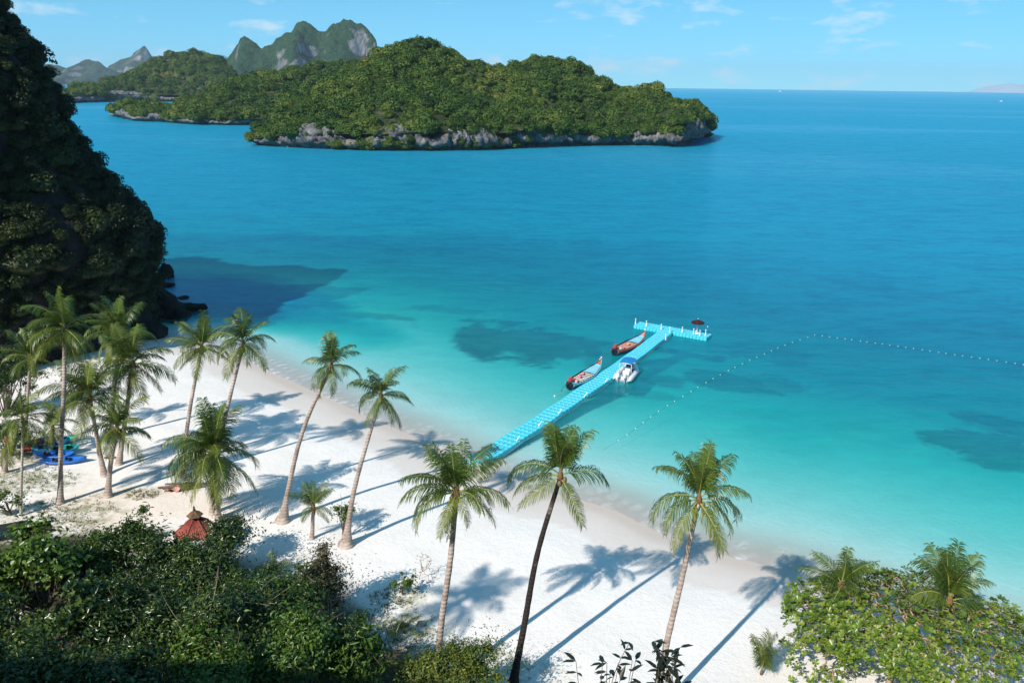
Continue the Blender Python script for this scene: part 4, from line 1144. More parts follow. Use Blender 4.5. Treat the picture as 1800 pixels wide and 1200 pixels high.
M['leaf_shade'] = leafmat('leaf_shade_dark', [(0.0, (0.010, 0.014, 0.010)), (1.0, (0.030, 0.040, 0.022))], 0.08, 0.4, 0.3)  # low leaf colour stands in for shade on the sprays
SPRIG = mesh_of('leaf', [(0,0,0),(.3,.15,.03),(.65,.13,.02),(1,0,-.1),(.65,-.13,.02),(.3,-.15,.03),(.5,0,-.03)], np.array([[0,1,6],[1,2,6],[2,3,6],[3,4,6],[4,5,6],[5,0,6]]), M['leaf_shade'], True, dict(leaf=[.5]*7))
sprig('shade-dark leafy spray reaching up at the bottom edge below the slender palm', 1140, 1132, 1205, 1205, 9.0, 81)
sprig('shade-dark leafy spray at the bottom edge right of the dark-trunked palm', 1000, 1148, 1120, 1210, 9.2, 82)

def sapling(label, px, py, L, seed, n=8, elev=(80, 30)):
    g = ground(px, py); rr = random.Random(seed)
    t = thing('palm_sapling', label, 'palm', tuple(g))
    b = MB(); b.lathe((0, 0, 0), [(0.05, -0.1), (0.06, 0.05), (0.04, 0.22), (0.015, 0.3)], 7); b.obj('stem', M['fibre'], t, True)
    for i in range(n):
        e = elev[0]+(elev[1]-elev[0])*i/(n-1); ee = min(ELEV, key=lambda w: abs(w-e))
        o = link('frond', rr.choice(FROND[ee]), t, (0, 0, 0.15), (0, 0, i*2.4+rr.uniform(-.3, .3))); s = L*rr.uniform(.8, 1.1); o.scale = (s, s, s)
sapling('yellowish palm sapling poking out of the thicket', 482, 1008, 0.95, 1, 9)
sapling('pale palm sapling behind the sparse brownish tree', 574, 1025, 0.8, 2)
sapling('small palm sapling beside a stone on the sand', 711, 1112, 0.75, 3)
sapling('tall upright palm sapling left of the sprawling shrub', 1338, 1185, 1.75, 4, 5, (88, 80))
sapling('pale fan-like palm sapling behind the feathery tree', 245, 955, 0.9, 5)

# ================================================================== FLOATING PIER
M['cube_top'] = plain('pontoon_turquoise_plastic', (0.07, 0.60, 0.72), 0.45, 0.4, 0.10, 2.5)
M['white_paint'] = plain('white_plastic', (0.78, 0.78, 0.76), 0.45, 0.4, 0.08)
M['rope'] = plain('rope_grey', (0.30, 0.30, 0.26), 0.9, 0.1)
M['bolt'] = plain('bolt_pale', (0.50, 0.74, 0.76), 0.5, 0.3, 0.1)
M['wet_rope'] = plain('rope_wet', (0.05, 0.09, 0.09), 0.8, 0.2)
M['black'] = plain('black_rubber', (0.02, 0.02, 0.022), 0.6)

def cube_mesh():
    b = MB()
    b.box((0, 0, -0.02), (0.475, 0.307, 0.36), 0.035)
    for x, y in ((1,1),(1,-1),(-1,1),(-1,-1)): b.box((x*0.235, y*0.15, 0.02), (0.08, 0.06, 0.06))
    b.box((0, 0, 0.162), (0.28, 0.04, 0.012))
    return b.mesh('pontoon_cube', M['cube_top'])
def bolt_mesh_add(b, p):
    b.lathe(p, [(0.042, -0.02), (0.042, 0.012), (0.025, 0.02)], 8)
pier_px = [(826,820),(868,793),(905,769),(945,744),(985,717),(1030,686),(1075,655),(1115,626),(1148,601),(1172,583)]
pp = np.array([at_z(*p, 0.2)[:2] for p in pier_px])
fine = spline(pp, 400); seg = np.concatenate([[0], np.cumsum(np.linalg.norm(np.diff(fine, axis=0), axis=1))])
CW = 0.325
nrow = int(seg[-1]/0.5); sa = np.arange(nrow+1)*0.5+0.25
cx = np.interp(sa, seg, fine[:, 0]); cy = np.interp(sa, seg, fine[:, 1])
hd = np.arctan2(np.gradient(cy), np.gradient(cx))
pier = thing('floating_pier', 'turquoise floating pier of plastic cubes leading from the beach to a cross platform', 'pier', (pp[0][0], pp[0][1], 0.0))
po = np.array([pp[0][0], pp[0][1], 0.0])
CUBE = cube_mesh(); rr = random.Random(5); bolts = MB()
def deck_z(i): return 0.16+0.02*math.sin(i*0.7)+max(0.0, 0.22-0.07*i)
for i in range(nrow):
    n = np.array([-math.sin(hd[i]), math.cos(hd[i])])
    for j in range(4):
        off = (j-1.5)*CW; z = deck_z(i)+rr.uniform(-.008, .008)
        link('pontoon_cube', CUBE, pier, (cx[i]-po[0]+n[0]*off, cy[i]-po[1]+n[1]*off, z), (0, 0, hd[i]))
    d = np.array([math.cos(hd[i]), math.sin(hd[i])])*0.25
    for j in (-1, 0, 1): bolt_mesh_add(bolts, (cx[i]-po[0]+n[0]*j*CW+d[0], cy[i]-po[1]+n[1]*j*CW+d[1], deck_z(i)+0.165))
ta = at_z(1119, 570, 0.2)[:2]; tb = at_z(1247, 592, 0.2)[:2]; tv = tb-ta; tl = np.linalg.norm(tv); td = tv/tl; tn = np.array([-td[1], td[0]]); tha = math.atan2(td[1], td[0])
ncol = int(round(tl/CW)); tstart = ta
far = 0
for i in range(ncol):
    for j in range(3):
        p = ta+td*(i*CW+CW/2)+tn*((j-1)*0.5)
        if np.min(np.hypot(cx[:nrow]-p[0], cy[:nrow]-p[1])) < 0.42: continue
        link('pontoon_cube', CUBE, pier, (p[0]-po[0], p[1]-po[1], 0.165+rr.uniform(-.008, .008)), (0, 0, tha+math.pi/2))
    for j in (-0.5, 0.5):
        p = ta+td*(i*CW+CW)+tn*j*0.5; bolt_mesh_add(bolts, (p[0]-po[0], p[1]-po[1], 0.322))
tag(bolts.obj('joining_bolts', M['bolt'], pier), 'white bolt heads between the cubes', kind='stuff')
def post_mesh():
    b = MB(); b.lathe((0, 0, 0), [(0.10, 0.0), (0.10, 0.04), (0.055, 0.06), (0.055, 0.55), (0.07, 0.57), (0.07, 0.64), (0.03, 0.68)], 10); return b.mesh('mooring_post', M['white_paint'], True)
POST = post_mesh()
def post(px, py, tilt=0.0, s=1.0):
    p = at_z(px, py, 0.33)
    o = link('mooring_post', POST, pier, (p[0]-po[0], p[1]-po[1], 0.33), (tilt*0.5, tilt, 0)); o.scale = (s*0.8, s*0.8, s*0.8)
for px, py in ((1117,569),(1136,573),(1162,579),(1177,584),(1199,584),(1219,587),(1224,582),(1230,590),(1243,583),(1240,589),(1170,597)): post(px, py)
for px, py in ((908,774),(947,748),(982,726),(1027,697),(1064,671)): post(px, py, 0.5, 0.8)
b = MB()
for k in range(0, nrow-8, 9):       # slack rope slung along the side from post to post
    i0, i1 = k, min(k+9, nrow-1); pts = []
    for q in np.linspace(0, 1, 9):
        i = i0+(i1-i0)*q; x = np.interp(i, range(nrow+1), cx); y = np.interp(i, range(nrow+1), cy); h = np.interp(i, range(nrow+1), hd)
        pts.append((x-po[0]+math.sin(h)*0.74, y-po[1]-math.cos(h)*0.74, 0.20-0.16*math.sin(math.pi*q)))
    b.tube(pts, 0.018, 4)
b.obj('side_rope', M['rope'], pier)

# parasol on the platform
M['maroon'] = plain('dark_maroon_canvas', (0.055, 0.018, 0.022), 0.85, 0.1, 0.3)
g = at_z(1225, 586, 0.34)
um = thing('parasol', 'dark maroon parasol standing on the end platform of the pier', 'parasol', tuple(g))
b = MB(); b.lathe((0, 0, 0), [(0.22, 0), (0.22, 0.06), (0.04, 0.1)], 12); b.obj('base', M['white_paint'], um)
b = MB(); b.tube([(0, 0, 0.05), (0, 0, 1.32)], 0.02, 6); b.obj('pole', M['white_paint'], um)
b = MB(); n = 8; vs = [(0, 0, 1.36)]
for k in range(n*2):
    a = math.pi*k/n; rr_ = 0.62 if k % 2 == 0 else 0.57; vs.append((rr_*math.cos(a), rr_*math.sin(a), 1.08))
for k in range(n*2):
    a = math.pi*k/n; rr_ = 0.62 if k % 2 == 0 else 0.57; vs.append((rr_*math.cos(a), rr_*math.sin(a), 0.99))
fs = [(0, 1+k, 1+(k+1) % (2*n)) for k in range(2*n)]+[(1+k, 1+2*n+k, 1+2*n+(k+1) % (2*n), 1+(k+1) % (2*n)) for k in range(2*n)]
b.add(vs, fs); cnp = b.obj('canopy', M['maroon'], um)
b = MB()
for k in range(n): a = 2*math.pi*k/n; b.tube([(0, 0, 1.33), (0.6*math.cos(a), 0.6*math.sin(a), 1.07)], 0.008, 4)
b.obj('ribs', M['white_paint'], cnp)
b = MB(); b.lathe((0, 0, 1.36), [(0.03, 0), (0.035, 0.05), (0.01, 0.09)], 8); b.obj('finial', M['white_paint'], um)

# ------------------------------------------------------------------ longtail boats
M['hull_dark'] = plain('hull_dark_blue', (0.03, 0.09, 0.15), 0.4, 0.5, 0.25)
M['paint_blue'] = plain('boat_light_blue', (0.22, 0.56, 0.68), 0.45, 0.4, 0.15)
M['paint_red'] = plain('boat_red', (0.62, 0.13, 0.08), 0.45, 0.4, 0.2)
M['paint_salmon'] = plain('boat_salmon', (0.70, 0.36, 0.28), 0.5, 0.4, 0.18)
M['bench_white'] = plain('boat_bench_white', (0.74, 0.68, 0.64), 0.5, 0.4, 0.12)
M['boat_floor'] = plain('boat_floor_brown', (0.022, 0.018, 0.026), 0.8, 0.2, 0.3)
M['engine_red'] = plain('engine_red', (0.42, 0.05, 0.04), 0.4, 0.5, 0.2)
M['metal'] = plain('engine_metal', (0.10, 0.10, 0.11), 0.4, 0.6, 0.25)
M['cloth_pink'] = plain('pink_cloth', (0.65, 0.25, 0.30), 0.8, 0.1, 0.2)

def longtail(label, stern, bow, rail, nose, deck, floor, n_bench, tail, bench_pieces):
    stern = np.asarray(stern); bow = np.asarray(bow); v = bow-stern; Lh = np.linalg.norm(v[:2])
    mid = (stern+bow)/2
    t = thing('longtail_boat', label, 'boat', (mid[0], mid[1], 0.0), math.atan2(v[1], v[0]))
    n = 28; u = np.linspace(0, 1, n); xs = (u-0.5)*Lh
    hb = 0.68*np.clip(np.interp(u, [0, 0.08, 0.3, 0.55, 0.8, 0.93, 1.0], [0.52, 0.70, 0.98, 1.0, 0.66, 0.24, 0.04]), 0.03, 1)
    sh = np.interp(u, [0, 0.15, 0.4, 0.65, 0.85, 1.0], [0.48, 0.42, 0.40, 0.44, 0.60, 0.92]); ke = np.interp(u, [0, 0.3, 0.7, 0.88, 1.0], [-0.05, -0.15, -0.15, 0.0, 0.42])
    def shell(inset, drop, nm, mats, band):
        vs = []; fs = []; mi = []
        prof = [(-1, 1), (-0.97, 0.72), (-0.84, 0.35), (-0.5, 0.08), (0, 0), (0.5, 0.08), (0.84, 0.35), (0.97, 0.72), (1, 1)]
        for i in range(n):
            for py, pz in prof: vs.append((xs[i], py*max(hb[i]-inset, 0.01), ke[i]+drop+(sh[i]-ke[i]-drop*0.2)*pz))
        m = len(prof)
        for i in range(n-1):
            for j in range(m-1):
                fs.append((i*m+j, (i+1)*m+j, (i+1)*m+j+1, i*m+j+1)); mi.append(1 if band and (j == 0 or j == m-2) else 0)
        fs.append(tuple(range(m))); mi.append(0)
        return link(nm, mesh_of(nm, vs, fs, mats, True, mat_idx=mi), t)
    shell(0.0, 0.0, 'hull', [M['hull_dark'], M[rail]], True)
    shell(0.05, 0.10, 'interior', [M['boat_floor']], False)
    for s in (-1, 1):
        b = MB(); b.tube([(xs[i], s*hb[i], sh[i]+0.01) for i in range(n)], 0.036, 5); b.obj('gunwale', M[rail], t)
    i0 = int(n*0.60); i1 = int(n*0.86)
    b = MB(); vs = []
    for i in range(i0, i1+1): vs += [(xs[i], -hb[i]+0.03, sh[i]-0.02), (xs[i], 0, sh[i]+0.03), (xs[i], hb[i]-0.03, sh[i]-0.02)]
    fs = []
    for i in range(i1-i0): fs += [(i*3, i*3+3, i*3+4, i*3+1), (i*3+1, i*3+4, i*3+5, i*3+2)]
    b.add(vs, fs); b.obj('foredeck', M[deck], t)
    b = MB(); vs = []
    for i in range(i1, n): vs += [(xs[i], -hb[i]*1.02, sh[i]-0.01), (xs[i], 0, sh[i]+0.05), (xs[i], hb[i]*1.02, sh[i]-0.01)]
    fs = []
    for i in range(n-1-i1): fs += [(i*3, i*3+3, i*3+4, i*3+1), (i*3+1, i*3+4, i*3+5, i*3+2)]
    b.add(vs, fs); b.obj('nose', M[nose], t)
    b = MB(); b.box((xs[-1]-0.02, 0, sh[-1]+0.03), (0.10, 0.08, 0.26), 0.02); b.obj('prow_post', M[nose], t)
    b = MB(); b.lathe((xs[-1]-0.05, 0, sh[-1]+0.17), [(0.05, -0.06), (0.08, 0), (0.05, 0.07)], 8); b.obj('prow_garland', M['bench_white'], t)
    for k in range(n_bench):
        uu = 0.22+0.36*k/(n_bench-1); x = (uu-0.5)*Lh; h = np.interp(uu, u, hb)-0.05; z = np.interp(uu, u, sh)-0.07
        b = MB(); b.box((x, 0, z), (0.13, 2*h, 0.03)); b.obj('bench', M[floor], t)
    b = MB(); b.box(((0.10-0.5)*Lh, 0, 0.40), (0.55, 0.72, 0.04)); b.obj('stern_deck', M[rail], t)
    for k, (uu, yy, m) in enumerate(bench_pieces):
        b = MB(); b.box(((uu-0.5)*Lh, yy, 0.47), (0.28, 0.24, 0.16), 0.03); b.obj('cargo', M[m], t)
    ex = (0.055-0.5)*Lh
    e = MB(); e.box((ex, 0.12, 0.66), (0.40, 0.30, 0.26), 0.05); e.lathe((ex+0.05, 0.12, 0.78), [(0.12, 0), (0.13, 0.1), (0.07, 0.16)], 10); eng = e.obj('engine', M['engine_red'], t)
    e = MB(); e.box((ex, 0.12, 0.48), (0.10, 0.10, 0.20)); e.tube([(ex+0.1, 0.12, 0.70), (ex+0.75, 0.05, 0.85)], 0.018, 5); e.lathe((ex-0.22, 0.12, 0.62), [(0.07, -0.06), (0.08, 0.05)], 8); e.obj('engine_mount', M['metal'], eng)
    e = MB(); e.tube([(ex-0.15, 0.12, 0.62), (ex-0.6, 0.15, 0.50), (ex-tail, 0.2, 0.22)], [0.03, 0.026, 0.016], 6); e.lathe((ex-tail, 0.2, 0.20), [(0.02, -0.06), (0.09, 0.0), (0.02, 0.05)], 6); e.obj('propeller_shaft', M['metal'], eng)
    return t
longtail('light blue longtail boat with red prow moored nearer the beach', at_z(1001,683,0.1), at_z(1057,640,0.5), 'paint_blue', 'paint_red', 'paint_blue', 'bench_white', 7, 1.2,
    [(0.17, -0.1, 'paint_salmon'), (0.20, 0.2, 'engine_red'), (0.36, 0.15, 'cloth_pink'), (0.50, 0.25, 'cloth_pink')])
longtail('salmon red longtail boat moored farther out along the pier', at_z(1080,623,0.1), at_z(1134,590,0.5), 'paint_red', 'paint_salmon', 'paint_blue', 'paint_salmon', 8, 2.6,
    [(0.14, 0.2, 'cube_top'), (0.16, -0.15, 'paint_blue'), (0.19, -0.3, 'paint_red'), (0.44, 0.0, 'paint_salmon')])

# ------------------------------------------------------------------ inflatable speedboat
M['tube_white'] = plain('inflatable_white', (0.74, 0.75, 0.76), 0.4, 0.4, 0.08)
M['tube_grey'] = plain('deck_grey', (0.30, 0.35, 0.42), 0.5, 0.4, 0.15)
M['canopy_blue'] = plain('canopy_blue', (0.02, 0.20, 0.50), 0.7, 0.2, 0.12)
M['glass_dark'] = plain('windscreen_dark', (0.06, 0.08, 0.11), 0.1, 0.6, 0.1)
st = at_z(1090,672,0.1); bw = at_z(1115,640,0.3); v = bw-st; Lr = float(np.linalg.norm(v[:2])); mid = (st+bw)/2
rib = thing('inflatable_speedboat', 'white inflatable speedboat with blue sunshade and two outboards beside the pier', 'boat', (mid[0], mid[1], 0), math.atan2(v[1], v[0]), scale=(0.78, 0.78, 0.78))
hL = Lr/2; W = 0.80
path = [(-hL-0.25, -W, 0.30), (-hL*0.3, -W, 0.30), (hL*0.35, -W*0.92, 0.34), (hL*0.75, -W*0.62, 0.42), (hL*0.97, -0.22, 0.50), (hL, 0, 0.52), (hL*0.97, 0.22, 0.50), (hL*0.75, W*0.62, 0.42), (hL*0.35, W*0.92, 0.34), (-hL*0.3, W, 0.30), (-hL-0.25, W, 0.30)]
pt = spline(path, 46); rad = np.full(46, 0.23); rad[:2] = (0.06, 0.17); rad[-2:] = (0.17, 0.06)
b = MB(); b.tube(pt, rad, 10); b.obj('air_tube', M['tube_white'], rib, True)
b = MB(); b.tube(pt+np.array([0, 0, -0.02])+np.stack([0*pt[:, 0], np.sign(pt[:, 1])*0.215, 0*pt[:, 0]], 1)*(np.abs(pt[:, 1:2]) > 0.3), 0.035, 5); b.obj('rub_strake', M['tube_grey'], rib)
b = MB(); b.add([(-hL, -W, 0.2), (hL*0.4, -W*0.85, 0.22), (hL*0.9, 0, 0.36), (hL*0.4, W*0.85, 0.22), (-hL, W, 0.2), (-hL, -0.3, -0.15), (-hL, 0.3, -0.15), (hL*0.5, 0, -0.12), (hL*0.85, 0, 0.15)],
    [(0,1,2,3,4), (0,5,7,1), (1,7,8,2), (2,8,7,3), (3,7,6,4), (0,4,6,5), (5,6,7)]); b.obj('hull', M['tube_grey'], rib)
b = MB(); b.box((-hL+0.06, 0, 0.36), (0.10, 2*W-0.3, 0.34), 0.02); b.obj('transom', M['tube_white'], rib)
b = MB(); b.box((0.25, 0.0, 0.55), (0.55, 0.62, 0.62), 0.06, taper=0.9); con = b.obj('console', M['tube_white'], rib)
b = MB(); b.box((0.42, 0, 0.98), (0.04, 0.6, 0.26), 0.01); b.obj('windscreen', M['glass_dark'], con)
b = MB(); b.box((-0.45, 0, 0.45), (0.40, 0.7, 0.40), 0.05); b.obj('seat', M['tube_white'], rib)
b = MB(); b.box((hL*0.6, 0, 0.40), (0.6, 0.7, 0.14), 0.05); b.obj('bow_cushion', M['tube_white'], rib)
for sx in (-0.85, 0.65):
    b = MB(); b.tube([(sx, -0.62, 0.4), (sx, -0.60, 1.45), (sx, -0.52, 1.56), (sx, 0.52, 1.56), (sx, 0.60, 1.45), (sx, 0.62, 0.4)], 0.04, 6); b.obj('arch', M['tube_white'], rib, True)
b = MB(); nx_, ny_ = 7, 7; vs = []
for z in (1.60, 1.64):
    for i in range(nx_):
        for j in range(ny_): vs.append((-0.95+1.75*i/(nx_-1), -0.66+1.32*j/(ny_-1), z+0.10*(1-(2*j/(ny_-1)-1)**2)-0.02*math.cos(i*1.1)))
fs = []
for l in range(2):
    for i in range(nx_-1):
        for j in range(ny_-1): q = l*49+i*7+j; fs.append((q, q+7, q+8, q+1) if l else (q, q+1, q+8, q+7))
for i in range(6): fs += [(i*7, (i+1)*7, 49+(i+1)*7, 49+i*7), (i*7+6, 49+i*7+6, 49+(i+1)*7+6, (i+1)*7+6), (i, 49+i, 50+i, i+1), (42+i, 43+i, 92+i, 91+i)]
b.add(vs, fs); b.obj('sunshade', M['canopy_blue'], rib)
for s in (-1, 1):
    b = MB(); b.box((-hL-0.18, s*0.34, 0.72), (0.46, 0.30, 0.42), 0.08, taper=0.85); ob = b.obj('outboard_motor', M['tube_white'], rib)
    b = MB(); b.box((-hL-0.16, s*0.34, 0.25), (0.16, 0.10, 0.60), 0.02); b.lathe((-hL-0.24, s*0.34, -0.1), [(0.03, -.05), (0.12, 0), (0.03, 0.05)], 8); b.obj('motor_leg', M['tube_grey'], ob)

# ------------------------------------------------------------------ buoy lines
b0 = MB(); b0.lathe((0, 0, 0), [(0.01, -0.06), (0.05, -0.04), (0.07, 0.0), (0.07, 0.03), (0.045, 0.07), (0.01, 0.09)], 10)
BUOY = b0.mesh('buoy', M['white_paint'], True)
lineA = [(1060,791),(1091,772),(1119,752),(1145,732),(1171,714.5),(1196,699.5),(1221,684.5),(1245,670.5),(1270,657),(1300,642),(1340,624),(1385,605),(1432,589)]
lineB = [(1432,589),(1470,594),(1530,602),(1600,612),(1680,624),(1750,634),(1830,646)]
ORD = ('first second third fourth fifth sixth seventh eighth ninth tenth eleventh twelfth thirteenth fourteenth fifteenth sixteenth seventeenth eighteenth nineteenth twentieth '
       'twenty-first twenty-second twenty-third twenty-fourth twenty-fifth twenty-sixth twenty-seventh twenty-eighth').split()
def buoys(pts, n, skip, group, label):
    w = spline(np.array([at_z(*p, 0.0)[:2] for p in pts]), 300)
    d = np.concatenate([[0], np.cumsum(np.linalg.norm(np.diff(w, axis=0), axis=1))])
    rr = random.Random(n)
    for k in range(n):
        s = skip+(d[-1]-skip)*(k+rr.uniform(-.08, .08))/(n-1)
        x, y = np.interp(s, d, w[:, 0]), np.interp(s, d, w[:, 1])
        o = link('buoy', BUOY, None, (x, y, 0.02), (rr.uniform(-.3, .3), rr.uniform(-.3, .3), 0), (0.52, 0.52, 0.52)); tag(o, label % ORD[k], 'buoy', group)
    return w
wA = buoys(lineA, 27, 1.8, 'buoys on the line running out from the beach', '%s white float from the beach on the buoy line beside the pier')
wB = buoys(lineB, 28, 0.7, 'buoys on the line parallel to the horizon', '%s white float from the corner on the outer buoy line')
for w, lab in ((wA, 'thin dark rope of the buoy line running out beside the pier'), (wB, 'thin dark rope of the outer buoy line')):
    b = MB(); b.tube([(p[0], p[1], 0.010) for p in w[::6]], 0.007, 4); tag(b.obj('buoy_rope', M['wet_rope']), lab, 'rope')
for px, py, lab in ((975,697,'single white float behind the stern of the light blue longtail'), (1054.5,632,'single white float behind the stern of the salmon longtail')):
    p = at_z(px, py, 0); tag(link('buoy', BUOY, None, (p[0], p[1], 0.04)), lab, 'buoy')
p = at_z(975, 697, 0); q = at_z(999, 683, 0.3)
b = MB(); b.tube([p+(0, 0, .05), (p+q)/2+(0, 0, -0.02), q], 0.014, 4); tag(b.obj('mooring_rope', M['rope']), 'thin mooring rope from the light blue longtail to its float', 'rope')
M['fleck'] = M['white_paint']
for px, py, s, lab in ((1372,153.5,9,'tiny white boat on the horizon'), (1760,179,3.5,'tiny white boat far out at the right')):
    p = at_z(px, py, 0)
    if p[1] > 8000 or p[1] < 0: p = at_y(px, py, 4500); p[2] = 0
    fb = thing('distant_boat', lab, 'boat', (p[0], p[1], 0), 0.3, scale=(s, s, s))
    b = MB(); b.add([(-1, -.25, .35), (1.1, 0, .45), (-1, .25, .35), (-0.95, -.18, -.05), (0.9, 0, -.05), (-0.95, .18, -.05)], [(0,1,2), (0,3,4,1), (1,4,5,2), (2,5,3,0)]); b.obj('hull', M['white_paint'], fb)
    b = MB(); b.box((-0.2, 0, 0.55), (0.7, 0.35, 0.35), 0.04); b.obj('cabin', M['white_paint'], fb)

# ================================================================== THINGS ON THE BEACH
# red-roofed pavilion
M['roof_red'] = plain('roof_red_tile', (0.36, 0.10, 0.075), 0.75, 0.2, 0.2, 5.0, 0.3)
M['roof_trim'] = plain('roof_trim_red', (0.26, 0.065, 0.05), 0.7, 0.2, 0.2)
M['wood'] = plain('timber_brown', (0.16, 0.09, 0.05), 0.8, 0.2, 0.3)
hut0 = at_z(348, 950, 1.95); hut0[2] = float(beach_h(hut0[0], hut0[1]))
hut = thing('pavilion', 'small pavilion with red ribbed roof and lantern top behind the thicket', 'pavilion', tuple(hut0), 0.35)
NS = 6; RB = 1.0; RT = 0.20; ZE = 1.05; ZT = ZE+0.62
for k in range(NS):
    a0, a1 = 2*math.pi*k/NS, 2*math.pi*(k+1)/NS
    e0 = np.array([RB*math.cos(a0), RB*math.sin(a0), ZE]); e1 = np.array([RB*math.cos(a1), RB*math.sin(a1), ZE]); t0 = np.array([RT*math.cos(a0), RT*math.sin(a0), ZT]); t1 = np.array([RT*math.cos(a1), RT*math.sin(a1), ZT])
    b = MB(); nr = 9; vs = []; nrm = np.cross(e1-e0, t0-e0); nrm /= np.linalg.norm(nrm)
    for i in range(nr*2+1):
        u = i/(nr*2); off = nrm*(0.03 if i % 2 else 0.0); vs += [e0+(e1-e0)*u+off, t0+(t1-t0)*u+off]
    b.add(vs, [(i*2, i*2+2, i*2+3, i*2+1) for i in range(nr*2)]); b.obj('roof_panel', M['roof_red'], hut)
    b = MB(); b.tube([e0+(0, 0, .03), t0+(0, 0, .03)], 0.035, 5); b.obj('roof_ridge', M['roof_trim'], hut)
    b = MB(); b.tube([(e0[0]*0.86, e0[1]*0.86, -0.2), (e0[0]*0.86, e0[1]*0.86, ZE+0.1)], 0.06, 6); b.obj('post', M['wood'], hut)
b = MB(); b.lathe((0, 0, ZT), [(RT*0.9, -0.03), (RT*0.9, 0.22)], 6); b.obj('lantern', M['wood'], hut)
b = MB(); b.lathe((0, 0, ZT+0.20), [(0.38, 0.0), (0.34, 0.03), (0.12, 0.18), (0.05, 0.24)], 6); lr = b.obj('lantern_roof', M['wood'], hut)
b = MB(); b.lathe((0, 0, ZT+0.43), [(0.05, 0), (0.07, 0.06), (0.03, 0.10), (0.05, 0.15), (0.01, 0.24)], 8); b.obj('finial', M['black'], lr)

# black slab on posts at the left edge
g = ground(22, 968); g2 = at_z(30, 940, 1.7)
black_slab = thing('black_slab', 'low black slab on posts at the left edge below the beach grass', 'black_slab', (g2[0]-0.9, g2[1]-0.2, float(beach_h(g2[0], g2[1]))), 0.25)
b = MB(); b.add([(-2.2,-0.7,0.55),(1.3,-0.7,0.85),(1.3,0.5,0.55),(-2.2,0.5,0.25),(-2.2,-0.7,0.60),(1.3,-0.7,0.90),(1.3,0.5,0.60),(-2.2,0.5,0.30)], [(3,2,1,0),(4,5,6,7),(0,1,5,4),(1,2,6,5),(2,3,7,6),(3,0,4,7)]); b.obj('roof', M['black'], black_slab)
for x, y in ((-2.0,-0.55),(1.1,-0.55),(1.1,0.35),(-2.0,0.35)):
    b = MB(); b.tube([(x, y, -0.3), (x, y, 0.42 if x < 0 else 0.66)], 0.05, 6); b.obj('post', M['wood'], black_slab)

# kayaks
def kayak(label, px, py, heading, mat, L=2.3, z=0.0, roll=0.0, tilt=0.0):
    g = ground(px, py)
    t = thing('kayak', label, 'kayak', (g[0], g[1], g[2]+z), rot=(roll, tilt, R(heading)))
    n = 18; u = np.linspace(-1, 1, n); hb = 0.30*(1-np.abs(u)**2.6)+0.02; sh = 0.24+0.14*np.abs(u)**3; ke = 0.02+0.16*np.abs(u)**4
    vs = []; fs = []
    prof = [(-1, 1.0), (-0.9, 0.45), (-0.5, 0.08), (0, 0), (0.5, 0.08), (0.9, 0.45), (1, 1.0), (0.75, 1.06), (0.45, 0.72), (0, 0.62), (-0.45, 0.72), (-0.75, 1.06)]
    m = len(prof)
    for i in range(n):
        for y, q in prof: vs.append((u[i]*L/2, y*hb[i], ke[i]+(sh[i]-ke[i])*q+(0.06 if (abs(u[i]) > 0.72 and q < 0.8 and abs(y) < 0.5 and q > 0.5) else 0)))
    for i in range(n-1):
        for j in range(m): fs.append((i*m+j, (i+1)*m+j, (i+1)*m+(j+1) % m, i*m+(j+1) % m))
    fs += [tuple(range(m)), tuple(range((n-1)*m+m-1, (n-1)*m-1, -1))]
    link('hull', mesh_of('hull', vs, fs, M[mat], True), t)
    for x in (-0.42, 0.25):
        b = MB(); b.box((x, 0, 0.27), (0.22, 0.28, 0.04), 0.012); b.box((x-0.11, 0, 0.32), (0.04, 0.26, 0.12), 0.012); b.obj('seat', M['black'], t)
    return t
M['kayak_blue'] = plain('kayak_blue', (0.02, 0.15, 0.55), 0.35, 0.5, 0.12)
M['kayak_sky'] = plain('kayak_sky_blue', (0.06, 0.38, 0.68), 0.35, 0.5, 0.12)
M['kayak_red'] = plain('kayak_red', (0.72, 0.10, 0.05), 0.35, 0.5, 0.15)
M['kayak_teal'] = plain('kayak_teal', (0.03, 0.48, 0.48), 0.35, 0.5, 0.12)
kayak('deep blue kayak at the front of the kayak pile', 113, 814, 12, 'kayak_blue', 2.4, 0.0, 0.12)
kayak('mid-blue kayak just behind the frontmost kayak', 98, 806, 4, 'kayak_blue', 2.3, 0.10, 0.2)
kayak('teal kayak lying on the blue ones', 116, 797, 14, 'kayak_teal', 1.5, 0.16, 0.3)
kayak('red kayak leaning on the pile behind the blue ones', 73, 787, 48, 'kayak_red', 2.0, 0.10, 0.35)
kayak('sky blue kayak left of the red one', 63, 783, 50, 'kayak_sky', 2.0, 0.02, 0.3)
kayak('dark blue kayak right of the red one', 88, 789, 44, 'kayak_sky', 1.9, 0.04, 0.3)
kayak('green-blue kayak at the back of the pile', 108, 779, 30, 'kayak_teal', 1.9, 0.05, 0.2)

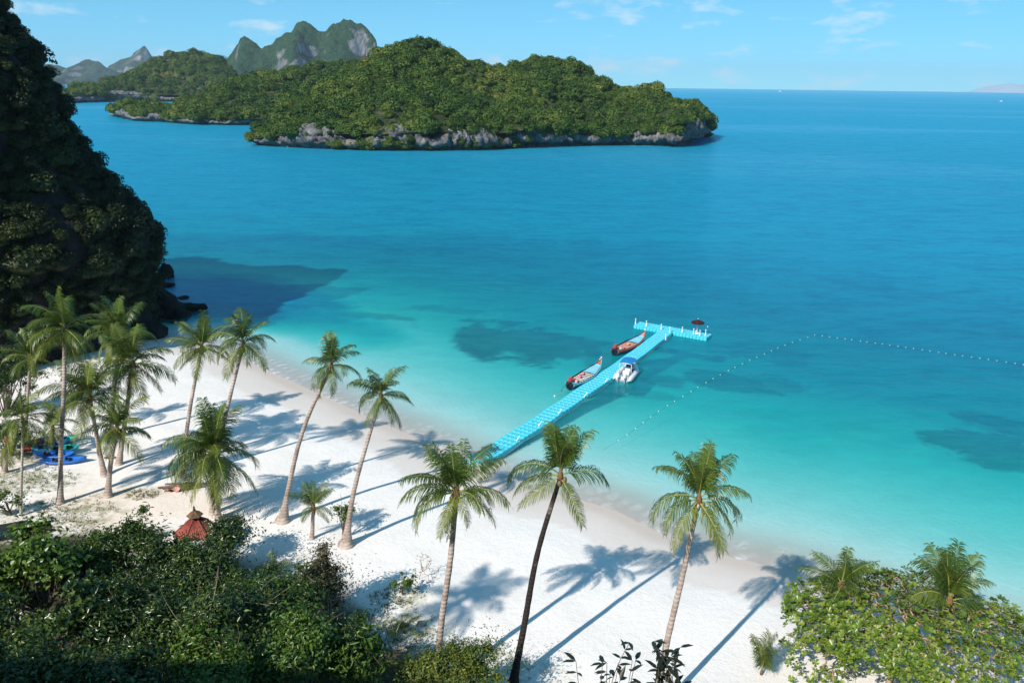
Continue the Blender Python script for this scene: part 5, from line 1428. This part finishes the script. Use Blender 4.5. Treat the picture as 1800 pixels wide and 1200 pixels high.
# heap of timber and cloth under the low palm
g = ground(322, 858)
heap = thing('timber_heap', 'low heap of dark timber with an orange cloth under the bushy palm', 'heap', tuple(g), 0.3)
rr = random.Random(9)
for k in range(9):
    a = rr.uniform(-0.4, 0.5); x, y = rr.uniform(-.5, .8), rr.uniform(-.3, .4); l = rr.uniform(.5, .95)
    b = MB(); b.tube([(x-l*math.cos(a), y-l*math.sin(a), 0.06+0.05*(k//3)), (x, y, 0.12+0.06*(k//3)), (x+l*math.cos(a), y+l*math.sin(a), 0.06+0.05*(k//3))], [0.05, 0.06, 0.04], 6); b.obj('log', M['bark'], heap)
b = MB(); vs = []
for i in range(6):
    for j in range(5): vs.append((-0.75+i*0.13, -0.45+j*0.13, 0.10+0.12*math.sin(i*1.3)*math.cos(j*1.1)+0.08))
b.add(vs, [(i*5+j, i*5+5+j, i*5+6+j, i*5+j+1) for i in range(5) for j in range(4)]); b.obj('cloth', M['paint_salmon'], heap, True)
M['pale_stone'] = m_rock('pale_stone', (0.25, 0.22, 0.2), (0.6, 0.56, 0.5), 2.0, 0.4, 0.05)
g = ground(742, 1096); boulder('stone', 'pale stone beside the palm sapling on the sand', tuple(g), (0.22, 0.17, 0.14), 77, M['pale_stone'], 'stone')
g = ground(196, 806); b = MB(); b.tube([(-0.4, 0, 0.05), (0, 0.05, 0.09), (0.4, 0, 0.05)], [0.06, 0.09, 0.06], 7); tag(b.obj('log', M['bark'], loc=tuple(g)), 'short dark log on the sand behind the short leaning palm', 'log')

# two trees that stand out of the island forest by their colour
def lone_tree(label, px, py, dist, size, mat, seed):
    c = at_y(px, py, dist); t = thing('island_tree', label, 'tree', (c[0], c[1], c[2]-size))
    me = clump_mesh('crown', seed, M[mat], 7, 320, 0.30); o = link('crown', me, t); o.scale = (size, size, size)
    b = MB(); b.tube([(0, 0, -size*1.2), (0, 0, size*0.3)], [0.3, 0.15], 6); b.obj('trunk', M['bark'], t)
lone_tree('orange-leaved tree low on the left slope of the large island', 519, 226, 290, 2.1, 'leaf_orange', 301)
lone_tree('russet-crowned tree on the skyline of the large island', 648, 100, 355, 4.2, 'leaf_red', 302)

# sparse beach grass
def grass_tufts():
    r = np.random.default_rng(12); V = []; F = []; A = []
    spots = [(30,800,2.6),(120,905,2.4),(60,850,2.4),(670,1110,2.4),(700,1050,1.2),(800,1175,3.0),(250,872,.9),(60,960,3.5)]
    for px, py, rad in spots:
        c = at_z(px, py, 1.3)
        for _ in range(int(85*rad)):
            a = r.uniform(0, 6.28); q = rad*r.uniform(0, 1)**0.6; x, y = c[0]+q*math.cos(a), c[1]+q*math.sin(a)*0.7
            z = float(1.3) 
            for _ in range(5):
                V.append((x+r.normal(0, .05), y+r.normal(0, .05), 0)); A.append(r.uniform())
    V = np.array(V); V[:, 2] = beach_h(V[:, 0], V[:, 1])
    n = len(V); h = r.uniform(0.05, 0.16, n); d = r.normal(0, 0.05, (n, 2)); w = r.uniform(0.01, 0.02, n); th = r.uniform(0, 6.28, n)
    s = np.stack([np.cos(th)*w, np.sin(th)*w, 0*w], 1)
    P = np.stack([V-s, V+s, V+np.stack([d[:, 0], d[:, 1], h], 1)], 1).reshape(-1, 3)
    f = np.arange(n*3).reshape(-1, 3)
    tag(link('beach_grass', mesh_of('beach_grass', P, f, M['leaf_olive'], False, dict(leaf=np.repeat(A, 3)))), 'sparse dry grass on the upper beach', kind='stuff')
grass_tufts()

# ================================================================== AIR
HAZE = 1/14000
t = NT('haze')
pv = t.n.new('ShaderNodeVolumePrincipled'); pv.inputs['Color'].default_value = (0.62, 0.82, 1.0, 1); pv.inputs['Density'].default_value = HAZE
pv.inputs['Anisotropy'].default_value = 0.0
t.l.new(pv.outputs[0], t.out.inputs['Volume'])
b = MB(); b.box((0, 4500, 120), (19400, 11000, 290)); hz = b.obj('haze', t.m); tag(hz, 'thin blue sea haze', kind='stuff')
